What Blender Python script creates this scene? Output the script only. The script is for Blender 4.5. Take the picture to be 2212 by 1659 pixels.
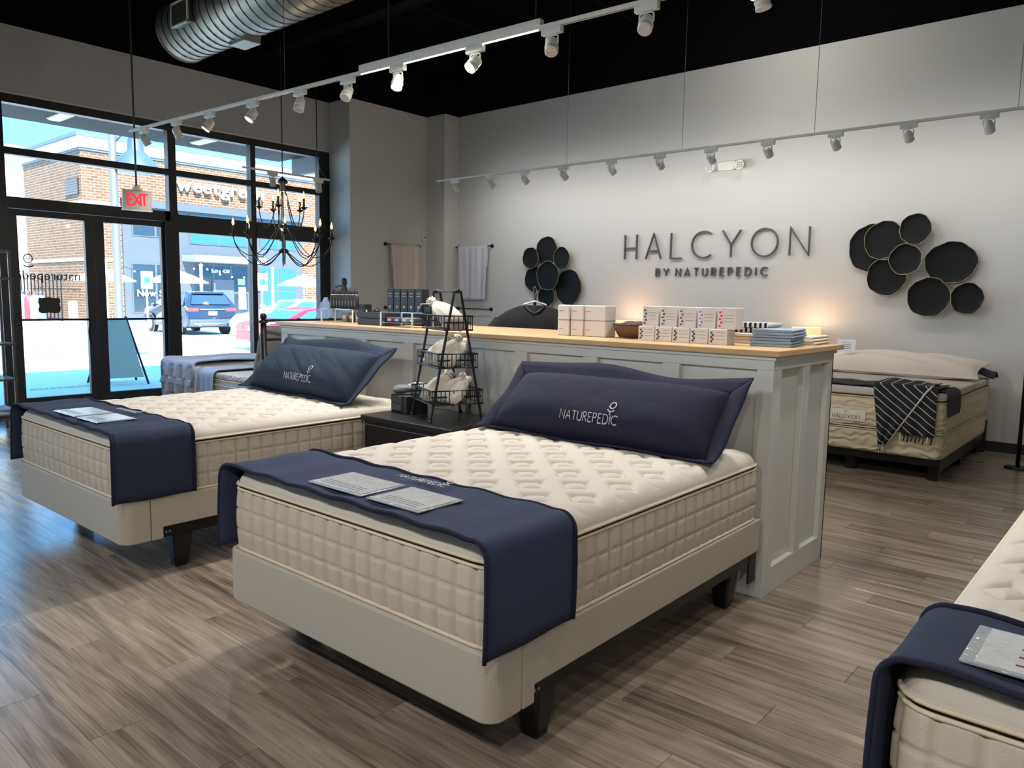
import bpy, math, random
from mathutils import Vector, Matrix
for _o in list(bpy.data.objects): bpy.data.objects.remove(_o)
S = bpy.context.scene
COL = S.collection
rnd = random.Random(7)
pi = math.pi

# ------------------------------------------------------------------ camera
cd = bpy.data.cameras.new('camera'); cam = bpy.data.objects.new('camera', cd); COL.objects.link(cam)
cd.sensor_fit = 'HORIZONTAL'; cd.sensor_width = 36.0; cd.lens = 36.0*1641.3727/2212.0
cd.clip_start = 0.05; cd.clip_end = 400
_f = 1641.3727
_mx = Vector((-800-1106.0, 611-829.5, _f)).normalized()
_Y = Vector((2538-1106.0, 668-829.5, _f)).normalized()
_X = -_mx
_Z = _X.cross(_Y).normalized(); _Y = _Z.cross(_X)
right = Vector((_X[0], _Y[0], _Z[0])); down = Vector((_X[1], _Y[1], _Z[1])); fwd = Vector((_X[2], _Y[2], _Z[2]))
M = Matrix.Identity(4)
for i in range(3):
    M[i][0] = right[i]; M[i][1] = -down[i]; M[i][2] = -fwd[i]
M.translation = Vector((0, 0, 1.5))
cam.matrix_world = M
S.camera = cam
def in_view(p, m=0.0):
    d = Vector(p)-Vector((0, 0, 1.5)); z = d.dot(fwd)
    if z < .1: return False
    return abs(d.dot(right)/z*_f) < 1106+m and abs(d.dot(down)/z*_f) < 830+m

# ------------------------------------------------------------------ world, sun, exposure
S.view_settings.view_transform = 'Standard'; S.view_settings.look = 'None'
S.view_settings.exposure = 1.0; S.view_settings.gamma = 1.0; S.view_settings.use_curve_mapping = False
S.cycles.use_denoising = True
S.cycles.max_bounces = 10; S.cycles.diffuse_bounces = 5; S.cycles.glossy_bounces = 4
S.cycles.transparent_max_bounces = 16; S.cycles.caustics_reflective = False; S.cycles.caustics_refractive = False
S.cycles.sample_clamp_indirect = 4.0
w = bpy.data.worlds.new('sky'); S.world = w; w.use_nodes = True
bg = w.node_tree.nodes['Background']; bg.inputs['Color'].default_value = (.046, .205, .42, 1); bg.inputs['Strength'].default_value = 6.4
sd = bpy.data.lights.new('sun', 'SUN'); sd.energy = 13.0; sd.angle = math.radians(.6); sd.color = (1, .95, .86)
so = bpy.data.objects.new('sun', sd); COL.objects.link(so)
so.rotation_euler = Vector((-1, .35, -1.05)).to_track_quat('-Z', 'Y').to_euler()
LAMP = 1.5   # overall strength of the shop's lamps

# ------------------------------------------------------------------ materials
def lin(c):
    return tuple(((x/255)/12.92 if x/255 <= .04045 else ((x/255+.055)/1.055)**2.4) for x in c)
def mat(name, rgb, rough=.6, metal=0., bump=0., bscale=60., var=0., vscale=4., emis=0., spec=.5, stretch=None, sheen=0., alpha=None):
    m = bpy.data.materials.new(name); m.use_nodes = True
    nt = m.node_tree; b = nt.nodes['Principled BSDF']
    c = lin(rgb)+(1,)
    b.inputs['Base Color'].default_value = c; b.inputs['Roughness'].default_value = rough
    b.inputs['Metallic'].default_value = metal; b.inputs['Specular IOR Level'].default_value = spec
    if sheen: b.inputs['Sheen Weight'].default_value = sheen
    if emis:
        b.inputs['Emission Color'].default_value = c; b.inputs['Emission Strength'].default_value = emis
    if bump or var:
        tc = nt.nodes.new('ShaderNodeTexCoord'); mp = nt.nodes.new('ShaderNodeMapping')
        if stretch: mp.inputs['Scale'].default_value = stretch
        nt.links.new(tc.outputs['Object'], mp.inputs['Vector'])
    if bump:
        n = nt.nodes.new('ShaderNodeTexNoise'); n.inputs['Scale'].default_value = bscale; n.inputs['Detail'].default_value = 3
        nt.links.new(mp.outputs['Vector'], n.inputs['Vector'])
        bp = nt.nodes.new('ShaderNodeBump'); bp.inputs['Strength'].default_value = bump; bp.inputs['Distance'].default_value = .01
        nt.links.new(n.outputs['Fac'], bp.inputs['Height']); nt.links.new(bp.outputs['Normal'], b.inputs['Normal'])
    if var:
        n2 = nt.nodes.new('ShaderNodeTexNoise'); n2.inputs['Scale'].default_value = vscale; n2.inputs['Detail'].default_value = 4
        nt.links.new(mp.outputs['Vector'], n2.inputs['Vector'])
        mx = nt.nodes.new('ShaderNodeMix'); mx.data_type = 'RGBA'
        mx.inputs['A'].default_value = tuple(x*(1-var) for x in c[:3])+(1,); mx.inputs['B'].default_value = tuple(min(1, x*(1+var)) for x in c[:3])+(1,)
        nt.links.new(n2.outputs['Fac'], mx.inputs['Factor']); nt.links.new(mx.outputs['Result'], b.inputs['Base Color'])
    return m
def glass_mat(name, tint, refl=.10, amt=1.0):
    m = bpy.data.materials.new(name); m.use_nodes = True; nt = m.node_tree; nt.nodes.clear()
    o = nt.nodes.new('ShaderNodeOutputMaterial'); mix = nt.nodes.new('ShaderNodeMixShader')
    t = nt.nodes.new('ShaderNodeBsdfTransparent'); t.inputs['Color'].default_value = tint+(1,)
    g = nt.nodes.new('ShaderNodeBsdfGlossy'); g.inputs['Roughness'].default_value = .02
    fr = nt.nodes.new('ShaderNodeFresnel'); fr.inputs['IOR'].default_value = 1.45
    mm = nt.nodes.new('ShaderNodeMath'); mm.operation = 'MULTIPLY'; mm.inputs[1].default_value = amt
    nt.links.new(fr.outputs['Fac'], mm.inputs[0]); nt.links.new(mm.outputs[0], mix.inputs['Fac'])
    nt.links.new(t.outputs[0], mix.inputs[1]); nt.links.new(g.outputs[0], mix.inputs[2]); nt.links.new(mix.outputs[0], o.inputs['Surface'])
    return m
def wood_floor_mat():
    m = bpy.data.materials.new('vinyl_plank'); m.use_nodes = True; nt = m.node_tree; b = nt.nodes['Principled BSDF']
    N = nt.nodes.new; L = nt.links.new
    geo = N('ShaderNodeNewGeometry'); sep = N('ShaderNodeSeparateXYZ'); L(geo.outputs['Position'], sep.inputs[0])
    def math_(op, a, bb=None):
        n = N('ShaderNodeMath'); n.operation = op
        for i, v in enumerate((a, bb)):
            if v is None: continue
            if isinstance(v, (int, float)): n.inputs[i].default_value = v
            else: L(v, n.inputs[i])
        return n.outputs[0]
    row = math_('FLOOR', math_('DIVIDE', sep.outputs['Y'], .18))
    wn = N('ShaderNodeTexWhiteNoise'); wn.noise_dimensions = '1D'; L(row, wn.inputs['W'])
    # plank shift mirrors the python layout: fract(row*0.37)*1.22
    sh = math_('MULTIPLY', math_('FRACT', math_('MULTIPLY', row, .37)), 1.22)
    colm = math_('FLOOR', math_('DIVIDE', math_('SUBTRACT', sep.outputs['X'], sh), 1.22))
    idn = math_('ADD', math_('MULTIPLY', row, 17.13), math_('MULTIPLY', colm, 3.71))
    wp = N('ShaderNodeTexWhiteNoise'); wp.noise_dimensions = '1D'; L(idn, wp.inputs['W'])
    comb = N('ShaderNodeCombineXYZ'); L(math_('MULTIPLY', sep.outputs['X'], .55), comb.inputs[0]); L(math_('MULTIPLY', sep.outputs['Y'], 7.), comb.inputs[1]); L(math_('MULTIPLY', wp.outputs['Value'], 40), comb.inputs[2])
    n1 = N('ShaderNodeTexNoise'); n1.inputs['Scale'].default_value = 3.2; n1.inputs['Detail'].default_value = 7; n1.inputs['Distortion'].default_value = .6; L(comb.outputs[0], n1.inputs['Vector'])
    comb2 = N('ShaderNodeCombineXYZ'); L(math_('MULTIPLY', sep.outputs['X'], 3.), comb2.inputs[0]); L(math_('MULTIPLY', sep.outputs['Y'], 90.), comb2.inputs[1]); L(math_('MULTIPLY', wp.outputs['Value'], 40), comb2.inputs[2])
    n2 = N('ShaderNodeTexNoise'); n2.inputs['Scale'].default_value = 1.6; n2.inputs['Detail'].default_value = 5; L(comb2.outputs[0], n2.inputs['Vector'])
    f = math_('ADD', math_('ADD', math_('MULTIPLY', n1.outputs['Fac'], .75), math_('MULTIPLY', n2.outputs['Fac'], .45)), math_('MULTIPLY', wp.outputs['Value'], .15))
    cr = N('ShaderNodeValToRGB'); L(f, cr.inputs['Fac'])
    e = cr.color_ramp.elements
    e[0].position = .42; e[0].color = lin((78, 66, 56))+(1,)
    e[1].position = .95; e[1].color = lin((178, 163, 145))+(1,)
    x = e.new(.62); x.color = lin((128, 113, 99))+(1,)
    x = e.new(.76); x.color = lin((152, 137, 121))+(1,)
    L(cr.outputs['Color'], b.inputs['Base Color'])
    b.inputs['Roughness'].default_value = .25; b.inputs['Specular IOR Level'].default_value = .95
    bp = N('ShaderNodeBump'); bp.inputs['Strength'].default_value = .06; bp.inputs['Distance'].default_value = .001
    L(n2.outputs['Fac'], bp.inputs['Height']); L(bp.outputs['Normal'], b.inputs['Normal'])
    return m
def brick_mat(name, c1, c2, mortar, axis='Y', scale=1.0):
    m = bpy.data.materials.new(name); m.use_nodes = True; nt = m.node_tree; b = nt.nodes['Principled BSDF']
    geo = nt.nodes.new('ShaderNodeNewGeometry'); sep = nt.nodes.new('ShaderNodeSeparateXYZ'); cb = nt.nodes.new('ShaderNodeCombineXYZ')
    nt.links.new(geo.outputs['Position'], sep.inputs[0]); nt.links.new(sep.outputs[axis], cb.inputs[0]); nt.links.new(sep.outputs['Z'], cb.inputs[1])
    br = nt.nodes.new('ShaderNodeTexBrick'); nt.links.new(cb.outputs[0], br.inputs['Vector'])
    br.inputs['Scale'].default_value = scale; br.inputs['Brick Width'].default_value = .42; br.inputs['Row Height'].default_value = .15
    br.inputs['Mortar Size'].default_value = .022; br.inputs['Color1'].default_value = lin(c1)+(1,); br.inputs['Color2'].default_value = lin(c2)+(1,); br.inputs['Mortar'].default_value = lin(mortar)+(1,)
    nt.links.new(br.outputs['Color'], b.inputs['Base Color']); b.inputs['Roughness'].default_value = .9
    return m
def stripe_mat(name, base, stripe, n, frac, axis='X'):
    m = mat(name, base, .9, bump=.3, bscale=300); nt = m.node_tree; b = nt.nodes['Principled BSDF']
    tc = nt.nodes.new('ShaderNodeTexCoord'); sep = nt.nodes.new('ShaderNodeSeparateXYZ'); nt.links.new(tc.outputs['Object'], sep.inputs[0])
    mu = nt.nodes.new('ShaderNodeMath'); mu.operation = 'MULTIPLY'; mu.inputs[1].default_value = n
    if axis == 'XZ':
        ad = nt.nodes.new('ShaderNodeMath'); ad.operation = 'MULTIPLY_ADD'; ad.inputs[1].default_value = .75
        nt.links.new(sep.outputs['X'], ad.inputs[0]); nt.links.new(sep.outputs['Z'], ad.inputs[2]); nt.links.new(ad.outputs[0], mu.inputs[0])
    else: nt.links.new(sep.outputs[axis], mu.inputs[0])
    fr = nt.nodes.new('ShaderNodeMath'); fr.operation = 'FRACT'; nt.links.new(mu.outputs[0], fr.inputs[0])
    lt = nt.nodes.new('ShaderNodeMath'); lt.operation = 'LESS_THAN'; lt.inputs[1].default_value = frac; nt.links.new(fr.outputs[0], lt.inputs[0])
    mx = nt.nodes.new('ShaderNodeMix'); mx.data_type = 'RGBA'; mx.inputs['A'].default_value = lin(base)+(1,); mx.inputs['B'].default_value = lin(stripe)+(1,)
    nt.links.new(lt.outputs[0], mx.inputs['Factor']); nt.links.new(mx.outputs['Result'], b.inputs['Base Color'])
    return m
def quilt_mat(name, rgb, freq=28., strength=.6):
    m = mat(name, rgb, .85, sheen=.2); nt = m.node_tree; b = nt.nodes['Principled BSDF']
    tc = nt.nodes.new('ShaderNodeTexCoord'); wv = nt.nodes.new('ShaderNodeTexWave'); wv.wave_type = 'RINGS'; wv.inputs['Scale'].default_value = freq/6; wv.inputs['Distortion'].default_value = 5; wv.inputs['Detail'].default_value = 0; wv.inputs['Detail Scale'].default_value = 2.2
    nt.links.new(tc.outputs['Object'], wv.inputs['Vector'])
    bp = nt.nodes.new('ShaderNodeBump'); bp.inputs['Strength'].default_value = strength; bp.inputs['Distance'].default_value = .02
    nt.links.new(wv.outputs['Fac'], bp.inputs['Height']); nt.links.new(bp.outputs['Normal'], b.inputs['Normal'])
    return m

WALL = mat('wall_paint', (206, 205, 200), .85, bump=.04, bscale=220)
HEADER = mat('header_paint', (190, 190, 190), .85)
BLACKCEIL = mat('black_paint', (5, 5, 8), .95, spec=.1)
BLACK = mat('black_frame', (22, 22, 24), .45)
BLACKM = mat('black_metal', (16, 16, 18), .4, metal=.3)
SUBFLOOR = mat('seam_dark', (40, 35, 30), .9)
FLOOR = wood_floor_mat()
GLASS = glass_mat('clear_glass', (.93, .97, .98), amt=.55)
ACRYL = glass_mat('acrylic', (.86, .88, .9), amt=1.6)
TICK = mat('cotton_ticking', (196, 188, 175), .9, bump=.25, bscale=350)
BORDER = mat('cotton_border', (194, 183, 167), .9, bump=.25, bscale=350)
PIPING = mat('cream_piping', (210, 196, 172), .8)
ZIP = mat('brass_zipper', (96, 74, 44), .35, metal=.8, bump=.8, bscale=400)
LINEN = mat('beige_upholstery', (180, 173, 158), .85, bump=.2, bscale=500, var=.03, vscale=300)
NAVY = mat('navy_weave', (58, 66, 90), .9, bump=.7, bscale=260, spec=.2)
NAVYL = mat('navy_felt', (48, 56, 74), .95, bump=.4, bscale=180, spec=.2)
NAVYP = mat('navy_cotton', (36, 37, 54), .9, bump=.3, bscale=240, spec=.2)
SLATEP = mat('slate_blue_cotton', (42, 52, 66), .9, bump=.3, bscale=240, spec=.2)
THREAD = mat('grey_embroidery', (176, 178, 182), .8)
CARD = mat('printed_card', (190, 192, 190), .12, bump=.25, bscale=60, var=.25, vscale=28, spec=.9)
PLASTIC = mat('clear_vinyl', (150, 156, 160), .08, bump=.4, bscale=70, spec=.9)
PANEL = mat('partition_paint', (204, 203, 196), .55)
OAK = mat('oak_counter', (200, 164, 118), .35, var=.18, vscale=9, stretch=(1, 14, 14))
DARKW = mat('black_stained_wood', (20, 19, 21), .35)
SILVER = mat('silver_trim', (170, 170, 172), .3, metal=1.)
WHITEM = mat('white_metal', (222, 222, 214), .4)
DUCT = mat('galvanised_steel', (150, 143, 130), .42, metal=.85, bump=.15, bscale=20, var=.12, vscale=3)
LEDW = mat('lit_led', (255, 250, 240), .5, emis=2.)
LEDS = mat('lit_spot_lens', (255, 252, 246), .5, emis=5.)
LENS = mat('unlit_lens', (190, 190, 190), .15)
SIGNGREY = mat('brushed_dark_letters', (92, 92, 94), .5, metal=.3)
PLATE = mat('dark_patina_plate', (13, 14, 17), .6, spec=.25, bump=.25, bscale=18, var=.5, vscale=5)
GOLD = mat('gold_rim', (168, 158, 118), .35, metal=.9)
TOWEL1 = mat('blush_linen', (220, 206, 194), .95, bump=.4, bscale=300)
TOWEL2 = mat('pale_linen', (210, 212, 220), .95, bump=.4, bscale=300)
SAND = mat('muslin_pouch', (226, 216, 202), .95, bump=.4, bscale=200)
WHITEB = mat('white_carton', (222, 216, 210), .6)
GREYP = mat('grey_print', (150, 146, 142), .7)
BLACKB = mat('black_carton', (30, 30, 33), .55)
WOODB = mat('walnut_bowl', (92, 62, 38), .5, var=.2, vscale=20)
PLUM = mat('plum_fabric', (92, 52, 62), .85)
BLUEL = mat('blue_linen', (138, 160, 180), .95, bump=.3, bscale=250)
CREAM = mat('cream_linen', (222, 214, 200), .95, bump=.3, bscale=250)
SHADE = mat('lit_lampshade', (255, 214, 160), .8, emis=.35)
BULB = mat('lit_bulb', (255, 220, 170), .3, emis=.5)
BULBOFF = mat('clear_bulb', (230, 230, 225), .1)
EXITW = mat('exit_housing', (206, 200, 186), .5)
EXITR = mat('exit_red', (226, 36, 56), .5, emis=.5)
ROBE = mat('black_knit', (30, 28, 31), .95, bump=.8, bscale=120, sheen=.1)
GREYC = mat('grey_linen', (172, 174, 178), .95, bump=.4, bscale=200)
BLUEC = mat('pale_blue_linen', (160, 178, 206), .95, bump=.5, bscale=160)
PILW = mat('cream_sateen', (222, 208, 194), .7, bump=.1, bscale=30, sheen=.3)
QUILT = quilt_mat('swirl_quilt', (206, 192, 158))
QUILTB = quilt_mat('swirl_quilt_pale', (206, 204, 200), 40, .5)
CHAR = mat('charcoal_wool', (58, 58, 66), .95, bump=.3, bscale=260)
THROW = stripe_mat('striped_throw', (30, 30, 33), (190, 190, 188), 15., .12, 'XZ')
STRIPE = stripe_mat('zebra_stripe', (232, 230, 224), (24, 24, 26), 34., .5, 'X')
PAPER = mat('white_paper', (236, 236, 234), .7)
PRINT = mat('pale_print', (176, 168, 154), .9)
INKG = mat('grey_ink', (96, 98, 104), .7)

# ------------------------------------------------------------------ mesh helpers
class MB:
    def __init__(s): s.v = []; s.f = []
    def add(s, vs, fs):
        n = len(s.v); s.v += [tuple(p) for p in vs]; s.f += [tuple(i+n for i in q) for q in fs]; return s
    def box(s, x0, x1, y0, y1, z0, z1):
        return s.add([(x0, y0, z0), (x1, y0, z0), (x1, y1, z0), (x0, y1, z0), (x0, y0, z1), (x1, y0, z1), (x1, y1, z1), (x0, y1, z1)],
                     [(0, 3, 2, 1), (4, 5, 6, 7), (0, 1, 5, 4), (1, 2, 6, 5), (2, 3, 7, 6), (3, 0, 4, 7)])
    def hexa(s, b, t):
        return s.add(list(b)+list(t), [(3, 2, 1, 0), (4, 5, 6, 7), (0, 1, 5, 4), (1, 2, 6, 5), (2, 3, 7, 6), (3, 0, 4, 7)])
    def prism(s, pts, fa, fb):
        n = len(pts); a = [fa(p) for p in pts]; b = [fb(p) for p in pts]
        return s.add(a+b, [tuple(range(n-1, -1, -1)), tuple(range(n, 2*n))]+[(i, (i+1) % n, n+(i+1) % n, n+i) for i in range(n)])
    def tube(s, pts, r, n=8, closed=False):
        pts = [Vector(p) for p in pts]; m = len(pts); rings = []
        up = Vector((0, 0, 1)); prev = None
        for i in range(m):
            if closed: t = (pts[(i+1) % m]-pts[i-1])
            else: t = pts[min(i+1, m-1)]-pts[max(i-1, 0)]
            t.normalize()
            if prev is None:
                a = t.cross(up)
                if a.length < .05: a = t.cross(Vector((1, 0, 0)))
            else:
                a = prev-t*prev.dot(t)
                if a.length < 1e-4: a = t.cross(up)
            a.normalize(); prev = a; b = t.cross(a)
            rr = r[i] if isinstance(r, (list, tuple)) else r
            rings.append([pts[i]+a*rr*math.cos(2*pi*k/n)+b*rr*math.sin(2*pi*k/n) for k in range(n)])
        vs = [p for q in rings for p in q]; fs = []
        for i in range(m if closed else m-1):
            j = (i+1) % m
            for k in range(n): fs.append((i*n+k, i*n+(k+1) % n, j*n+(k+1) % n, j*n+k))
        if not closed: fs += [tuple(range(n-1, -1, -1)), tuple((m-1)*n+k for k in range(n))]
        return s.add(vs, fs)
    def lathe(s, prof, n=24, c=(0, 0, 0), fn=None):
        vs = []; fs = []; m = len(prof)
        for r, z in prof:
            for k in range(n):
                p = (c[0]+r*math.cos(2*pi*k/n), c[1]+r*math.sin(2*pi*k/n), c[2]+z); vs.append(fn(p) if fn else p)
        for i in range(m-1):
            for k in range(n): fs.append((i*n+k, i*n+(k+1) % n, (i+1)*n+(k+1) % n, (i+1)*n+k))
        fs += [tuple(range(n-1, -1, -1)), tuple((m-1)*n+k for k in range(n))]
        return s.add(vs, fs)
    def grid(s, nu, nv, fn, closeu=False):
        vs = [fn(i/(nu), j/(nv)) for j in range(nv+1) for i in range(nu+(0 if closeu else 1))]
        k = nu+(0 if closeu else 1); fs = []
        for j in range(nv):
            for i in range(nu):
                i2 = (i+1) % k if closeu else i+1
                fs.append((j*k+i, j*k+i2, (j+1)*k+i2, (j+1)*k+i))
        return s.add(vs, fs)
    def sheet(s, nu, nv, fn, th=.006, nrm=None):
        """a cloth with real thickness: front grid, back grid, rim"""
        P = [[Vector(fn(i/nu, j/nv)) for i in range(nu+1)] for j in range(nv+1)]
        def nr(i, j):
            a = P[j][min(i+1, nu)]-P[j][max(i-1, 0)]; b = P[min(j+1, nv)][i]-P[max(j-1, 0)][i]
            n = a.cross(b); return n.normalized() if n.length > 1e-9 else Vector((0, 0, 1))
        k = nu+1; F = [P[j][i] for j in range(nv+1) for i in range(k)]
        B = [P[j][i]-nr(i, j)*th for j in range(nv+1) for i in range(k)]
        o = len(F); fs = []
        for j in range(nv):
            for i in range(nu):
                a, b, c, d = j*k+i, j*k+i+1, (j+1)*k+i+1, (j+1)*k+i
                fs += [(a, b, c, d), (o+d, o+c, o+b, o+a)]
        for i in range(nu):
            fs += [(i+1, i, o+i, o+i+1), (nv*k+i, nv*k+i+1, o+nv*k+i+1, o+nv*k+i)]
        for j in range(nv):
            fs += [(j*k, (j+1)*k, o+(j+1)*k, o+j*k), ((j+1)*k+nu, j*k+nu, o+j*k+nu, o+(j+1)*k+nu)]
        return s.add(F+B, fs)
    def sphere(s, c, r, n=12, m=8, sc=(1, 1, 1)):
        prof = [(max(r*math.sin(pi*i/m), r*.02), -r*math.cos(pi*i/m)) for i in range(m+1)]
        return s.lathe(prof, n, (0, 0, 0), lambda p: (c[0]+p[0]*sc[0], c[1]+p[1]*sc[1], c[2]+p[2]*sc[2]))
    def xf(s, mtx):
        s.v = [tuple(mtx @ Vector(p)) for p in s.v]; return s
    def mesh(s, name, smooth=False):
        me = bpy.data.meshes.new(name); me.from_pydata(s.v, [], s.f); me.validate(); me.update()
        if smooth: me.polygons.foreach_set('use_smooth', [True]*len(me.polygons))
        return me
    def build(s, name, m, parent=None, smooth=False, bevel=0., loc=None, rot=None, segs=2):
        o = bpy.data.objects.new(name, s.mesh(name, smooth)); COL.objects.link(o)
        if m: o.data.materials.append(m)
        if parent: o.parent = parent
        if loc: o.location = loc
        if rot: o.rotation_euler = rot
        if bevel:
            b = o.modifiers.new('soft_edge', 'BEVEL'); b.width = bevel; b.segments = segs; b.limit_method = 'ANGLE'
        return o
def tag(o, label=None, cat=None, group=None, kind=None):
    if label: o['label'] = label
    if cat: o['category'] = cat
    if group: o['group'] = group
    if kind: o['kind'] = kind
    return o
def root(name, label=None, cat=None, loc=(0, 0, 0), rz=0., group=None, kind=None):
    o = bpy.data.objects.new(name, None); COL.objects.link(o); o.empty_display_size = .1
    o.location = loc; o.rotation_euler = (0, 0, rz); return tag(o, label, cat, group, kind)
def struct(name, mb, m, **k):
    return tag(mb.build(name, m, **k), kind='structure')
def copy_tree(o, parent=None):
    c = o.copy(); COL.objects.link(c); c.parent = parent
    for ch in o.children: copy_tree(ch, c)
    return c
def box(*a): return MB().box(*a)
def tube(*a, **k): return MB().tube(*a, **k)
ORD = ['first', 'second', 'third', 'fourth', 'fifth', 'sixth', 'seventh', 'eighth', 'ninth', 'tenth', 'eleventh', 'twelfth', 'thirteenth', 'fourteenth', 'fifteenth']

# stroke lettering: polylines on a unit height
def _arc(cx, cy, rx, ry, a0, a1, n=18): return [(cx+rx*math.cos(math.radians(a0+(a1-a0)*i/n)), cy+ry*math.sin(math.radians(a0+(a1-a0)*i/n))) for i in range(n+1)]
GL = {
 'H': (.56, [[(0, 0), (0, 1)], [(.56, 0), (.56, 1)], [(0, .46), (.56, .46)]]),
 'A': (.70, [[(0, 0), (.35, 1), (.70, 0)], [(.12, .32), (.58, .32)]]),
 'L': (.48, [[(0, 1), (0, 0), (.48, 0)]]),
 'C': (.82, [_arc(.5, .5, .5, .5, 52, 308)]),
 'Y': (.72, [[(0, 1), (.36, .45), (.72, 1)], [(.36, .45), (.36, 0)]]),
 'O': (.98, [_arc(.49, .5, .49, .5, 0, 360, 30)]),
 'N': (.68, [[(0, 0), (0, 1), (.68, 0), (.68, 1)]]),
 'B': (.52, [[(0, 0), (0, 1), (.26, 1)]+_arc(.26, .76, .2, .24, 90, -90, 10)+[(0, .52)], [(.26, .52)]+_arc(.28, .26, .24, .26, 90, -90, 10)+[(0, 0)]]),
 'T': (.58, [[(0, 1), (.58, 1)], [(.29, 1), (.29, 0)]]),
 'U': (.62, [[(0, 1), (0, .31)]+_arc(.31, .31, .31, .31, 180, 360, 12)+[(.62, 1)]]),
 'R': (.54, [[(0, 0), (0, 1), (.25, 1)]+_arc(.27, .75, .23, .25, 90, -90, 10)+[(0, .5)], [(.25, .5), (.54, 0)]]),
 'E': (.46, [[(.46, 1), (0, 1), (0, 0), (.46, 0)], [(0, .5), (.4, .5)]]),
 'P': (.52, [[(0, 0), (0, 1), (.26, 1)]+_arc(.27, .74, .23, .26, 90, -90, 10)+[(0, .48)]]),
 'D': (.72, [[(0, 0), (0, 1), (.25, 1)]+_arc(.25, .5, .47, .5, 90, -90, 16)+[(0, 0)]]),
 'I': (.0, [[(0, 0), (0, 1)]]),
 'X': (.6, [[(0, 0), (.6, 1)], [(0, 1), (.6, 0)]]),
 '@': (.5, [_arc(.25, .72, .22, .25, 0, 360, 22), [(.0, .30)]+_arc(.25, .42, .25, .2, 205, 335, 10)+[(.5, .30)], [(.25, .22), (.25, 0)]]),
}
def stroke_letter(ch, h, wgt, dep):
    """mesh in the x-z plane, front towards -y"""
    mb = MB()
    for pl in GL[ch][1]:
        p = [Vector((a*h, b*h)) for a, b in pl]; q = [p[0]]
        for a in p[1:]:
            if (a-q[-1]).length > 1e-5: q.append(a)
        p = q; n = len(p); Lf = []; Rt = []
        closed = (p[0]-p[-1]).length < 1e-4 and n > 3
        for i in range(n):
            a = p[i]-p[i-1] if i > 0 else (p[-1]-p[-2] if closed else p[1]-p[0])
            b = p[i+1]-p[i] if i < n-1 else (p[1]-p[0] if closed else p[i]-p[i-1])
            a = a.normalized(); b = b.normalized(); na = Vector((-a.y, a.x)); nb = Vector((-b.y, b.x)); m = na+nb
            m = m.normalized() if m.length > .2 else na
            k = wgt/2/max(m.dot(na), .62); Lf.append(p[i]+m*k); Rt.append(p[i]-m*k)
        vs = []
        for i in range(n): vs += [(Lf[i].x, -dep, Lf[i].y), (Rt[i].x, -dep, Rt[i].y), (Rt[i].x, 0, Rt[i].y), (Lf[i].x, 0, Lf[i].y)]
        fs = []
        for i in range(n-1):
            for k in range(4): fs.append((4*i+k, 4*i+(k+1) % 4, 4*i+4+(k+1) % 4, 4*i+4+k))
        fs += [(3, 2, 1, 0), (4*n-4, 4*n-3, 4*n-2, 4*n-1)]
        mb.add(vs, fs)
    return mb
def stroke_word(txt, x0, x1, h, gap=None):
    """list of (char, x) spreading txt between x0 and x1"""
    tot = sum(GL[c][0]*h for c in txt if c != ' '); sp = txt.count(' ')
    g = (x1-x0-tot-sp*h*.5)/max(1, len(txt)-1-sp)
    out = []; x = x0
    for c in txt:
        if c == ' ': x += h*.5; continue
        out.append((c, x)); x += GL[c][0]*h+g
    return out
def font_mesh(txt, size, ext=.0, offset=0., align='LEFT'):
    cu = bpy.data.curves.new('t', 'FONT'); cu.body = txt; cu.size = size; cu.extrude = ext; cu.offset = offset; cu.align_x = align; cu.resolution_u = 3
    ob = bpy.data.objects.new('t', cu); COL.objects.link(ob)
    bpy.context.view_layer.update()
    me = bpy.data.meshes.new_from_object(ob.evaluated_get(bpy.context.evaluated_depsgraph_get()))
    bpy.data.objects.remove(ob); return me
def text_obj(name, txt, size, m, mtx, parent=None, ext=.002, offset=0., align='LEFT'):
    me = font_mesh(txt, size, ext, offset, align); o = bpy.data.objects.new(name, me); COL.objects.link(o); me.materials.clear(); me.materials.append(m)
    if parent: o.parent = parent
    o.matrix_local = mtx; return o
def frame_mtx(o, ex, ey):
    ex = Vector(ex).normalized(); ey = Vector(ey).normalized(); ez = ex.cross(ey)
    m = Matrix.Identity(4)
    for i in range(3): m[i][0] = ex[i]; m[i][1] = ey[i]; m[i][2] = ez[i]; m[i][3] = o[i]
    return m
def lamp(name, kind, loc, target, energy, color=(1, .965, .93), parent=None, **k):
    ld = bpy.data.lights.new(name, kind); ld.energy = energy*LAMP; ld.color = color
    for a, b in k.items(): setattr(ld, a, b)
    lo = bpy.data.objects.new(name, ld); COL.objects.link(lo); lo.location = loc
    d = Vector(target)-Vector(loc); lo.rotation_euler = d.to_track_quat('-Z', 'Y').to_euler()
    return lo

# ================================================================== THE SETTING
XS, YR, ZC, ZD = -10.14, 9.17, 4.446, 5.35
X1, Y0 = 6.0, -4.0
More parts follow.
